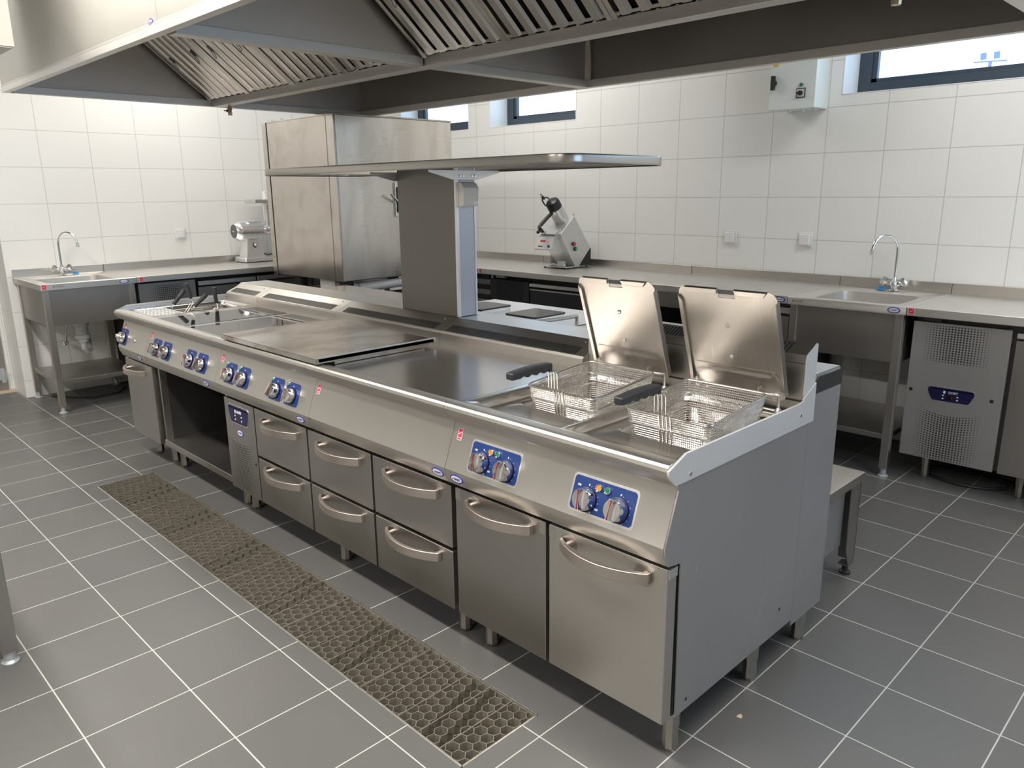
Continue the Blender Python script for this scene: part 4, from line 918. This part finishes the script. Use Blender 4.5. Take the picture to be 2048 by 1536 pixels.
# ================================================================== MEAT GRINDER
mg = thing('meat_grinder', 'polished aluminium meat grinder with feed tray on the left wall counter', 'grinder', (-5.44, 1.74, .9))
b = MB(); X0, X1, Y0, Y1 = -5.535, -5.330, 1.575, 1.905
b.loops([(X0, X1, Y0, Y1, .908, .02), (X0, X1, Y0, Y1, .930, .02), (X0 + .006, X1 - .006, Y0 + .006, Y1 - .006, .944, .018), (X0 + .03, X1 - .03, Y0 + .03, Y1 - .10, .950, .01)], cap_first=True); b.build('base', 'polish', mg, angle=30)
b = MB(); b.box(X0 + .01, X1 - .01, Y0 + .01, Y1 - .01, .9005, .909); b.build('rubber_feet', 'black', mg)
b = MB(); b.loops([(X0 + .035, X1 - .03, 1.605, 1.775, .949, .008), (X0 + .06, X1 - .055, 1.635, 1.745, 1.10, .008)]); pd = b.build('pedestal', 'polish', mg, angle=30)
b = MB(); T_ = frame_mat((-5.376, 1.695, 1.045), (0, 1, 0), (-.16, 0, .99)); b.T = T_; b.prism(ell(.014, .022, 20), 'z', 0, .006, 1); b.prism(ell(.009, .014, 20, 0, .003), 'z', .006, .014, 0); b.build('switch', ['plastic', 'black'], pd)
sticker(pd, (-5.3685, 1.700, .992), (0, 1, 0), (-.16, 0, .99), .022, .026)
b = MB(); b.lathe((-5.43, 1.545, 1.165), (0, 1, 0), [(0, .035), (.0, .062), (.03, .084), (.05, .088), (.235, .088), (.245, .080), (.265, .055), (.28, .040), (.33, .040)], 28); b.build('motor_housing', 'polish', mg, angle=30)
b = MB(); b.lathe((-5.43, 1.5445, 1.165), (0, -1, 0), [(0, .058), (.003, .056)], 28); b.lathe((-5.43, 1.541, 1.165), (0, -1, 0), [(0, .007), (.004, .006)], 12, 1); b.build('end_cap', ['dkgrey', 'chrome'], mg)
b = MB(); b.lathe((-5.43, 1.86, 1.17), (0, 0, 1), [(0, .036), (.05, .030), (.16, .033), (.215, .036)], 22); b.lathe((-5.43, 1.85, 1.165), (0, 1, 0), [(0, .046), (.10, .046), (.11, .052), (.14, .052)], 22); b.build('feed_tube', 'polish', mg)
b = MB(); b.box(-5.53, -5.33, 1.715, 1.98, 1.395, 1.399); b.box(-5.53, -5.527, 1.715, 1.98, 1.395, 1.425); b.box(-5.333, -5.33, 1.715, 1.98, 1.395, 1.425); b.box(-5.53, -5.33, 1.715, 1.718, 1.395, 1.425); b.box(-5.53, -5.33, 1.977, 1.98, 1.395, 1.425); b.build('feed_tray', 'steel_trim', mg, bevel=.002)
b = MB(); b.lathe((-5.43, 1.86, 1.39), (0, 0, 1), [(0, .026), (.10, .026), (.105, .02)], 20); b.build('pusher', 'plastic', mg)
b = MB(); b.tube([(-5.37, 1.76, .975), (-5.36, 1.80, .955), (-5.36, 1.86, .965), (-5.36, 1.95, .960), (-5.36, 2.05, .91)], .004, 8); b.build('cable', 'black', mg)

# ================================================================== VEGETABLE CUTTER
vc = thing('vegetable_cutter', 'silver tilted vegetable cutter with black motor cap, handle and red and green buttons', 'food processor', (-2.97, 3.0, .9))
b = MB(); prof = [(2.993, .918), (3.035, .918), (3.172, 1.046), (2.982, 1.287), (2.968, 1.287), (2.826, 1.160)]
b.prism([(2.995, .918), (3.043, .918), (3.172, 1.046), (2.984, 1.285), (2.972, 1.287), (2.830, 1.163), (2.838, 1.140)], 'x', -3.068, -2.868); b.build('housing', 'machine', vc, bevel=.004)
b = MB(); b.prism([(3.047, .918), (3.178, .918), (3.178, 1.044)], 'x', -3.060, -2.868); b.build('rear_wedge', 'black', vc, bevel=.002)
b = MB(); b.box(-3.115, -2.870, 2.895, 3.05, .909, .917); b.build('base_plate', 'machine', vc, bevel=.002)
b = MB()
for x, y in ((-3.10, 2.91), (-2.885, 2.91), (-2.885, 3.15), (-3.04, 3.15)): b.lathe((x, y, .9005), (0, 0, 1), [(0, .009), (.010, .008)], 12)
b.build('rubber_foot', 'black', vc)
b = MB(); b.prism([(2.826, 1.165), (2.800, 1.150), (2.770, 1.050), (2.776, 1.045), (2.895, 1.045), (2.90, 1.13)], 'x', -3.080, -2.905); ds = b.build('discharge_hood', 'machine', vc, bevel=.003)
T_ = frame_mat((-2.992, 2.784, 1.098), (1, 0, 0), (0, .285, .958)); b = MB(T_); b.box(-.084, .084, -.047, .050, 0, .0012, 0); b.box(-.040, .010, .005, .020, .0012, .0016, 1)
b.box(-.052, -.014, -.030, -.024, .0012, .0016, 2); text(b, 'RG-100', .014, -.033, -.028, .0016, 2); b.box(.040, .060, -.034, -.016, .0012, .0016, 2); b.box(.063, .066, -.030, -.018, .0012, .0016, 2); b.build('rating_label', ['plastic', 'red2', 'black'], ds)
for y, z, c_ in ((2.968, 1.085, 'red2'), (2.989, 1.048, 'green2')):
    b = MB(); b.lathe((-2.868, y, z), (1, 0, 0), [(0, .0155), (.012, .0155), (.014, .013)], 20, 1); b.lathe((-2.854, y, z), (1, 0, 0), [(0, .0125), (.007, .011)], 20, 0); b.build('button', [c_, 'black'], vc)
ax = Vector((0, -.62, .785)); c0 = Vector((-2.965, 2.965, 1.235))
b = MB(); b.lathe(c0 - ax * .03, ax, [(0, .064), (.035, .064), (.036, .056), (.175, .054)], 28); b.build('feed_cylinder', 'machine', vc)
b = MB(); b.lathe(c0 + ax * .146, ax, [(0, .0535), (.045, .053), (.062, .046), (.070, .030), (.072, .01)], 24); mc = b.build('motor_cap', 'black', vc)
b = MB(); q = c0 + ax * .205 + Vector((-.02, -.035, .0))
b.tube([q + Vector((.03 * math.cos(a), .012 * math.sin(2 * a) - .01, .03 * math.sin(a))) for a in [k * .5 for k in range(14)]], .0055, 8); b.tube([q + Vector((0, -.02, .02)), q + Vector((-.02, -.03, .035))], .011, 8)
b.cyl(q + Vector((-.026, -.032, .036)), q + Vector((-.030, -.036, .056)), .0022); b.cyl(q + Vector((-.012, -.034, .036)), q + Vector((-.016, -.038, .056)), .0022); b.build('coiled_cord', 'black', vc)
b = MB(); b.tube([c0 + ax * .11 + Vector((0, -.045, 0)), (-2.975, 2.79, 1.275), (-2.98, 2.735, 1.232), (-2.98, 2.715, 1.212), (-2.98, 2.738, 1.195), (-2.98, 2.755, 1.178)], [.014, .0145, .0145, .014, .013, .012], 12); b.cyl((-2.98, 2.725, 1.19), (-2.98, 2.700, 1.176), .012); b.build('pusher_handle', 'black', vc)
b = MB(); b.lathe((-2.975, 2.775, 1.165), (0, 0, 1), [(0, .012), (.02, .012)], 12); b.lathe(c0 - ax * .01, Vector((0, -.785, -.62)), [(.06, .01), (.075, .01)], 10); b.prism([(2.79, 1.162), (2.86, 1.200), (2.87, 1.19), (2.83, 1.15)], 'x', -3.05, -2.90); b.build('hatch', 'machine', vc, bevel=.002)
b = MB(); b.lathe((-2.875, 2.978, 1.288), (0, 0, 1), [(0, .005), (.012, .005), (.016, .007), (.02, .004)], 12); b.build('latch_screw', 'zinc', vc)
b = MB(); b.box(-3.075, -3.070, 2.94, 3.04, .918, 1.0); b.build('side_shield', 'beige', vc)
br = thing('cleaning_brush', 'white plastic cleaning brush lying on the cutter base plate', 'brush', (-2.95, 2.92, .917))
b = MB(); b.tube([(-3.06, 2.92, .924), (-3.02, 2.915, .930), (-2.97, 2.915, .926)], [.006, .010, .008], 10); b.build('handle', 'plastic', br)
b = MB(); b.box(-2.970, -2.905, 2.903, 2.925, .9185, .936)
for k in range(8):
    for j in range(2): b.cyl((-2.966 + k * .008, 2.908 + j * .012, .935), (-2.968 + k * .009, 2.904 + j * .018, .956), .0032, seg=6)
b.build('bristles', 'plastic', br)

# ================================================================== HOOD
HZ = 2.000; HX0, HX1, HXM, HYF, HYM, HYR = -3.965, .262, -1.862, -.338, .800, 1.905
hd = thing('extraction_hood', 'huge stainless extraction hood hanging over the cooking line, with sloped baffle filters', 'hood', (-1.85, .8, 2.0))
HT = 2.62
def hpanel(name, x0, x1, y0, y1, mat, z1=HT):
    b = MB(); b.box(x0, x1, y0, y1, HZ, z1); return b.build(name, mat, hd)
hpanel('front_panel', HX0, HXM - .001, HYF, HYF + .002, 'hood_front'); hpanel('front_panel', HXM + .001, HX1, HYF, HYF + .002, 'hood_front')
hpanel('rear_panel', HX0, HX1, HYR - .002, HYR, 'hood')
hpanel('end_panel', HX0, HX0 + .002, HYF, HYR, 'hood_in'); hpanel('end_panel', HX1 - .002, HX1, HYF, HYR, 'hood')
b = MB(); b.box(HX0, HX1, HYF, HYR, HT, HT + .004); b.build('top_sheet', 'hood', hd)
# partition panels across each half
b = MB(); b.box(HXM - .012, HXM + .012, HYF + .05, HYM - .02, HZ + .035, HT); b.build('partition_panel', 'hood_in', hd)
b = MB(); b.box(HXM - .012, HXM + .012, HYM + .02, HYR - .04, HZ + .035, HT); b.build('partition_panel', 'hood_in', hd)
# rim channels
def rimbar(x0, x1, y0, y1, name='rim_channel', z0=0.0, mat='rim'):
    b = MB(); b.box(x0, x1, y0, y1, HZ - .001 + z0, HZ + .036); return b.build(name, mat, hd, bevel=.0015)
rimbar(HX0 + .002, HX1 - .002, HYF + .0005 - .003, HYF + .030); rimbar(HX0 + .002, HX1 - .002, HYR - .040, HYR + .001)
rimbar(HX0 - .001, HX0 + .040, HYF + .046, HYR - .041); rimbar(HX1 - .040, HX1 + .001, HYF + .046, HYR - .041)
rimbar(HX0 + .041, HX1 - .041, HYM - .032, HYM + .032, 'centre_channel', -.004); rimbar(HXM - .032, HXM + .032, HYF + .046, HYM - .037, 'cross_channel'); rimbar(HXM - .032, HXM + .032, HYM + .037, HYR - .041, 'cross_channel')
b = MB(); b.box(HX0, HX1, HYF - .0035, HYF, HZ - .001, HZ + .024); b.build('front_lip', 'steel_trim', hd, bevel=.001)
# baffle filters
def filt(x0, x1, side):
    """one removable filter; side -1 slopes up to the front, +1 to the rear"""
    y0, z0 = HYM + side * .040, HZ + .034; L = .60; d = Vector((0, side * .775, .632)); T = frame_mat((x0, y0, z0), (1, 0, 0), d)
    W = x1 - x0; down = 1 if side < 0 else -1      # local z that faces the room
    zz = T.to_3x3() @ Vector((0, 0, 1)); down = 1 if zz.z < 0 else -1
    b = MB(T); b.box(0.001, .022, 0, L, -.012 * down, .010 * down); b.box(W - .022, W - .001, 0, L, -.012 * down, .010 * down); b.box(0.022, W - .022, L - .02, L, -.012 * down, .0); b.box(.022, W - .022, 0, .014, -.014 * down, -.008 * down)
    o = b.build('filter', 'baffle', hd, bevel=.001)
    n = 6; p = (W - .044) / n
    b = MB(T)
    for k in range(n):
        a = .022 + k * p + p * .22; e = a + p * .62
        b.add([(a, .012, 0), (a + .008, .012, .012 * down), (e - .008, .012, .012 * down), (e, .012, 0), (a, L - .01, 0), (a + .008, L - .01, .012 * down), (e - .008, L - .01, .012 * down), (e, L - .01, 0)], [(0, 1, 5, 4), (1, 2, 6, 5), (2, 3, 7, 6), (0, 3, 2, 1), (4, 5, 6, 7), (0, 4, 7, 3)])
    b.build('baffles', 'baffle', o)
    b = MB(T); b.box(.02, W - .02, .004, L - .004, -.024 * down, -.022 * down); b.build('backing', 'dark_gap', o)
    for u in (W * .22, W * .80):
        b = MB(T); b.box(u - .012, u + .012, L * .50, L * .56, .012 * down, .015 * down); b.tube([(u - .010, L * .51, .016 * down), (u - .010, L * .455, .026 * down), (u, L * .44, .030 * down), (u + .010, L * .455, .026 * down), (u + .010, L * .51, .016 * down)], .0016, 6)
        b.build('lift_ring', 'inner_dark', o)
for a, e in ((HX0 + .045, HXM - .045), (HXM + .045, HX1 - .045)):
    w = (e - a) / 4
    for k in range(4): filt(a + k * w, a + (k + 1) * w, -1); filt(a + k * w, a + (k + 1) * w, 1)
    for s in (-1, 1):
        b = MB(); y0_, z0_ = HYM + s * (.040 + .465), HZ + .034 + .379; b.box(a, e, min(y0_, y0_ + s * .02), max(y0_, y0_ + s * .02), z0_, HT); b.build('baffle_plenum', 'hood', hd)
oval_badge(hd, (-1.916, HYF - .0005, 2.035 + .0), PX, (0, 0, 1), .040, .034)
for x in (-3.752, .10):
    b = MB(); b.lathe((x, HYM, 1.9955), (0, 0, -1), [(0, .010), (.014, .010), (.015, .015), (.028, .015), (.030, .011), (.042, .011), (.044, .014), (.060, .013)], 8); t = b.build('drain_cock', 'brass', hd); t['label'] = 'small brass drain cock'
    b = MB(); b.cyl((x, HYM, 1.963), (x - .020, HYM - .01, 1.963), .008); b.cyl((x - .02, HYM - .01, 1.963), (x - .04, HYM - .018, 1.965), .003); b.build('lever', 'black', t)
# second hood box beside it, upper left
hb = thing('ventilation_box', 'corner of a cream steel ventilation box in front of the hood, at the upper left', 'duct', (-3.0, -.7, 2.07))
b = MB(); b.box(-3.6, -2.960, -.90, -.497, 2.075, 2.62); b.build('casing', 'hood_front', hb, bevel=.002); b = MB(); b.box(-3.59, -2.965, -.895, -.502, 2.072, 2.076); b.build('bottom_sheet', 'hood_front', hb)
b = MB(); b.cyl((-3.3, -.7, 2.62), (-3.3, -.7, 2.999), .12); b.build('duct', 'steel_trim', hb)
for x in (-3.8, -1.86, .1):
    for y in (-.2, 1.8): b = MB(); b.cyl((x, y, HT), (x, y, 2.999), .006); b.build('hanger_rod', 'zinc', hd)

# ================================================================== WALL FITTINGS
el = thing('switch_box', 'pale grey-green electrical switch box with black rotary handle on the back wall', 'switch box', (-1.28, 3.16, 1.92))
b = MB(); b.box(-1.395, -1.150, 3.085, 3.2585, 1.926, 2.36); b.build('enclosure', 'elec', el, bevel=.004)
b = MB(); b.box(-1.420, -1.138, 3.060, 3.083, 1.922, 2.364); dp = b.build('door', 'elec', el, bevel=.003)
b = MB(); b.lathe((-1.390, 3.06, 2.075), (0, -1, 0), [(0, .018), (.010, .018), (.012, .014)], 20); b.box(-1.402, -1.378, 3.030, 3.052, 2.035, 2.115); b.build('rotary_handle', 'black', dp, bevel=.004)
b = MB(); b.lathe((-1.222, 3.06, 2.053), (0, -1, 0), [(0, .010), (.008, .010), (.012, .006)], 16); b.build('lamp', 'green', dp)
b = MB(); b.box(-1.250, -1.196, 3.056, 3.06, 1.981, 2.034, 0); b.box(-1.245, -1.201, 3.053, 3.056, 1.986, 2.029, 1); b.lathe((-1.223, 3.053, 2.007), (0, -1, 0), [(0, .014), (.012, .013)], 14, 2); b.box(-1.240, -1.206, 3.036, 3.044, 2.002, 2.012, 2); b.build('cam_switch', ['black', 'elec_s', 'black'], dp)
b = MB(); b.box(-1.405, -1.372, 3.0585, 3.06, 2.168, 2.186); b.build('warning_label', 'yellow', dp)
b = MB()
for x in (-1.34, -1.25, -1.22, -1.18): b.lathe((x, 3.17, 1.926), (0, 0, -1), [(0, .011), (.008, .011), (.010, .007)], 10)
b.build('gland', 'plastic', el)
def socket(T, label):
    t = thing('wall_socket', label, 'socket', T @ Vector((0, 0, 0)), 'white flap-covered wall sockets')
    b = MB(T); b.prism(rrect(-.043, .043, -.043, .043, .004, 3), 'z', .0005, .010); b.build('frame', 'plastic', t, bevel=.002)
    b = MB(T); b.prism(rrect(-.030, .030, -.032, .030, .004, 3), 'z', .010, .026); b.build('flap', 'plastic', t, bevel=.003)
socket(frame_mat((-1.730, YB, 1.160), (1, 0, 0), (0, 0, 1)), 'white socket on the back wall between the fryer lids, left of the other one')
socket(frame_mat((-1.213, YB, 1.163), (1, 0, 0), (0, 0, 1)), 'white socket on the back wall nearest the right mixer tap')
socket(frame_mat((XL, 1.159, 1.160), (0, 1, 0), (0, 0, 1)), 'white socket on the left wall between the tap and the meat grinder')

# ================================================================== LOOSE THINGS
b = MB(); pts = []
for k in range(40):
    a = 2 * PI * k / 20; r = .16 + .02 * (k // 20) + .006 * math.sin(3 * a); pts.append((-.06 + r * 1.15 * math.cos(a), 2.84 + r * .75 * math.sin(a), .0052 + .0045 * (k // 20)))
pts += [(.2, 2.78, .006), (.5, 2.84, .006), (.8, 2.95, .006)]
b.tube(pts, .0045, 7); tag(b.build('power_cable', 'black'), 'black power cable coiled on the floor under the right cabinet', 'cable')
b = MB(); b.tube([(-5.50, .02, .0055), (-5.35, .12, .0055), (-5.22, .24, .0055), (-5.25, .42, .006), (-5.4, .52, .0055)], .005, 7); tag(b.build('floor_cable', 'black'), 'thin black cable on the floor under the left sink', 'cable')
b = MB(); b.add([(.033, .327, .0), (.048, .330, 0), (.046, .342, 0), (.035, .343, 0), (.037, .330, .008), (.045, .335, .009), (.040, .340, .006)], [(0, 3, 2, 1), (0, 1, 5, 4), (1, 2, 5), (2, 3, 6, 5), (3, 0, 4, 6), (4, 5, 6)]); tag(b.build('plaster_crumb', 'crumb'), 'small beige crumb lying on the floor tiles right of the fryer', 'debris')
wt = thing('work_table', 'steel work table at the left edge, only one leg showing', 'table', (-2.3, -1.5, 0))
b = MB(); b.box(-2.9, -1.745, -1.95, -1.045, .855, .895); b.build('top', 'steel', wt, bevel=.003)
for x in (-1.812, -2.86):
    for y in (-1.098, -1.9):
        b = MB(); b.box(x, x + .046, y, y + .046, .042, .855); l_ = b.build('leg', 'steel_door', wt, bevel=.002)
        b = MB(); b.lathe((x + .023, y + .023, 0), (0, 0, 1), [(0, .026), (.005, .027), (.012, .018), (.044, .017)], 20); b.build('foot', 'zinc', l_)
# floodlight mast outside
fm = thing('outside_floodlight_mast', 'distant mast with two floodlights outside the right window', 'mast', (-4.22, 18, 0))
b = MB(); b.cyl((-4.24, 18, -2), (-4.24, 18, 4.04), .035); b.cyl((-4.56, 18, 4.045), (-3.93, 18, 4.02), .014); b.build('pole', 'mast', fm)
for x in (-4.37, -4.12):
    b = MB(frame_mat((x, 17.95, 4.13), (.94, .3, .1), (-.1, .1, 1))); b.box(-.055, .055, -.065, .065, 0, .07); b.build('floodlight', 'mast', fm, bevel=.006)

# ================================================================== LIGHTS
def ceiling_lamp(x, y, w, l, power, label, col=(1, .955, .89)):
    t = thing('ceiling_lamp', label, 'lamp', (x, y, 2.97), 'long ceiling lamps')
    b = MB(); b.box(x - w / 2, x + w / 2, y - l / 2, y + l / 2, 2.965, 2.9995); b.build('housing', 'ceiling', t)
    b = MB(); b.box(x - w / 2 + .01, x + w / 2 - .01, y - l / 2 + .01, y + l / 2 - .01, 2.955, 2.964); b.build('diffuser', 'lamp', t)
    ld = bpy.data.lights.new('lamp_light', 'AREA'); ld.shape = 'RECTANGLE'; ld.size = w; ld.size_y = l; ld.energy = power; ld.color = col
    lo = bpy.data.objects.new('lamp_light', ld); COL.objects.link(lo); lo.location = (x, y, 2.95); 
LP = [(-3.9, -1.15), (-2.4, -1.15), (-.9, -1.15), (.6, -1.15), (-4.9, 1.0), (1.6, 1.0), (-3.2, 2.35), (0.2, 2.35), (-1.9, -3.4), (.6, -3.4)]
for i, (x, y) in enumerate(LP):
    big = y < 0
    ceiling_lamp(x, y, 1.2, .22, 33 if y < 0 else 12, 'long white ceiling lamp, one of several rows in the room')
# the sky lights the room through its windows
def portal(x, y, z, sx, sy, rot):
    ld = bpy.data.lights.new('window_portal', 'AREA'); ld.shape = 'RECTANGLE'; ld.size = sx; ld.size_y = sy; ld.cycles.is_portal = True
    lo = bpy.data.objects.new('window_portal', ld); COL.objects.link(lo); lo.location = (x, y, z); lo.rotation_euler = rot
for a, d in WX: portal((a + d) / 2, YB + .27, (WZ0 + WZ1) / 2, d - a, WZ1 - WZ0, (math.radians(-90), 0, 0))
portal(XR + .13, 1.3, 1.75, 2.6, 1.5, (0, math.radians(90), 0))

w = bpy.data.worlds.new('sky'); SC.world = w; w.use_nodes = True
nt = w.node_tree; bg = nt.nodes['Background']
tc = nt.nodes.new('ShaderNodeTexCoord'); sp = nt.nodes.new('ShaderNodeSeparateXYZ'); rmp = nt.nodes.new('ShaderNodeMapRange'); mix = nt.nodes.new('ShaderNodeMix'); mix.data_type = 'RGBA'
nt.links.new(tc.outputs['Generated'], sp.inputs[0]); nt.links.new(sp.outputs['Z'], rmp.inputs['Value']); rmp.inputs['From Min'].default_value = 0; rmp.inputs['From Max'].default_value = .5
mix.inputs['A'].default_value = (.43, .57, .74, 1); mix.inputs['B'].default_value = (.38, .53, .76, 1); nt.links.new(rmp.outputs['Result'], mix.inputs['Factor']); nt.links.new(mix.outputs['Result'], bg.inputs['Color'])
bg.inputs['Strength'].default_value = 3.2

# ================================================================== CAMERA
yaw, pitch, roll = .78978, -.24565, -.01035
fwd = Vector((-math.sin(yaw) * math.cos(pitch), math.cos(yaw) * math.cos(pitch), math.sin(pitch))); right = Vector((math.cos(yaw), math.sin(yaw), 0)); up = right.cross(fwd)
r2 = right * math.cos(roll) + up * math.sin(roll); u2 = -right * math.sin(roll) + up * math.cos(roll)
cam = bpy.data.cameras.new('camera'); co_ = bpy.data.objects.new('camera', cam); COL.objects.link(co_)
co_.matrix_world = Matrix(((r2.x, u2.x, -fwd.x, .94279), (r2.y, u2.y, -fwd.y, -1.46827), (r2.z, u2.z, -fwd.z, 1.47175), (0, 0, 0, 1)))
cam.sensor_fit = 'HORIZONTAL'; cam.sensor_width = 36; cam.lens = 1537.3823 / 2048 * 36; cam.clip_start = .02; cam.clip_end = 200
SC.camera = co_
SC.view_settings.view_transform = 'Standard'; SC.view_settings.look = 'None'; SC.view_settings.gamma = 1; SC.view_settings.use_curve_mapping = False
SC.view_settings.exposure = 0.64
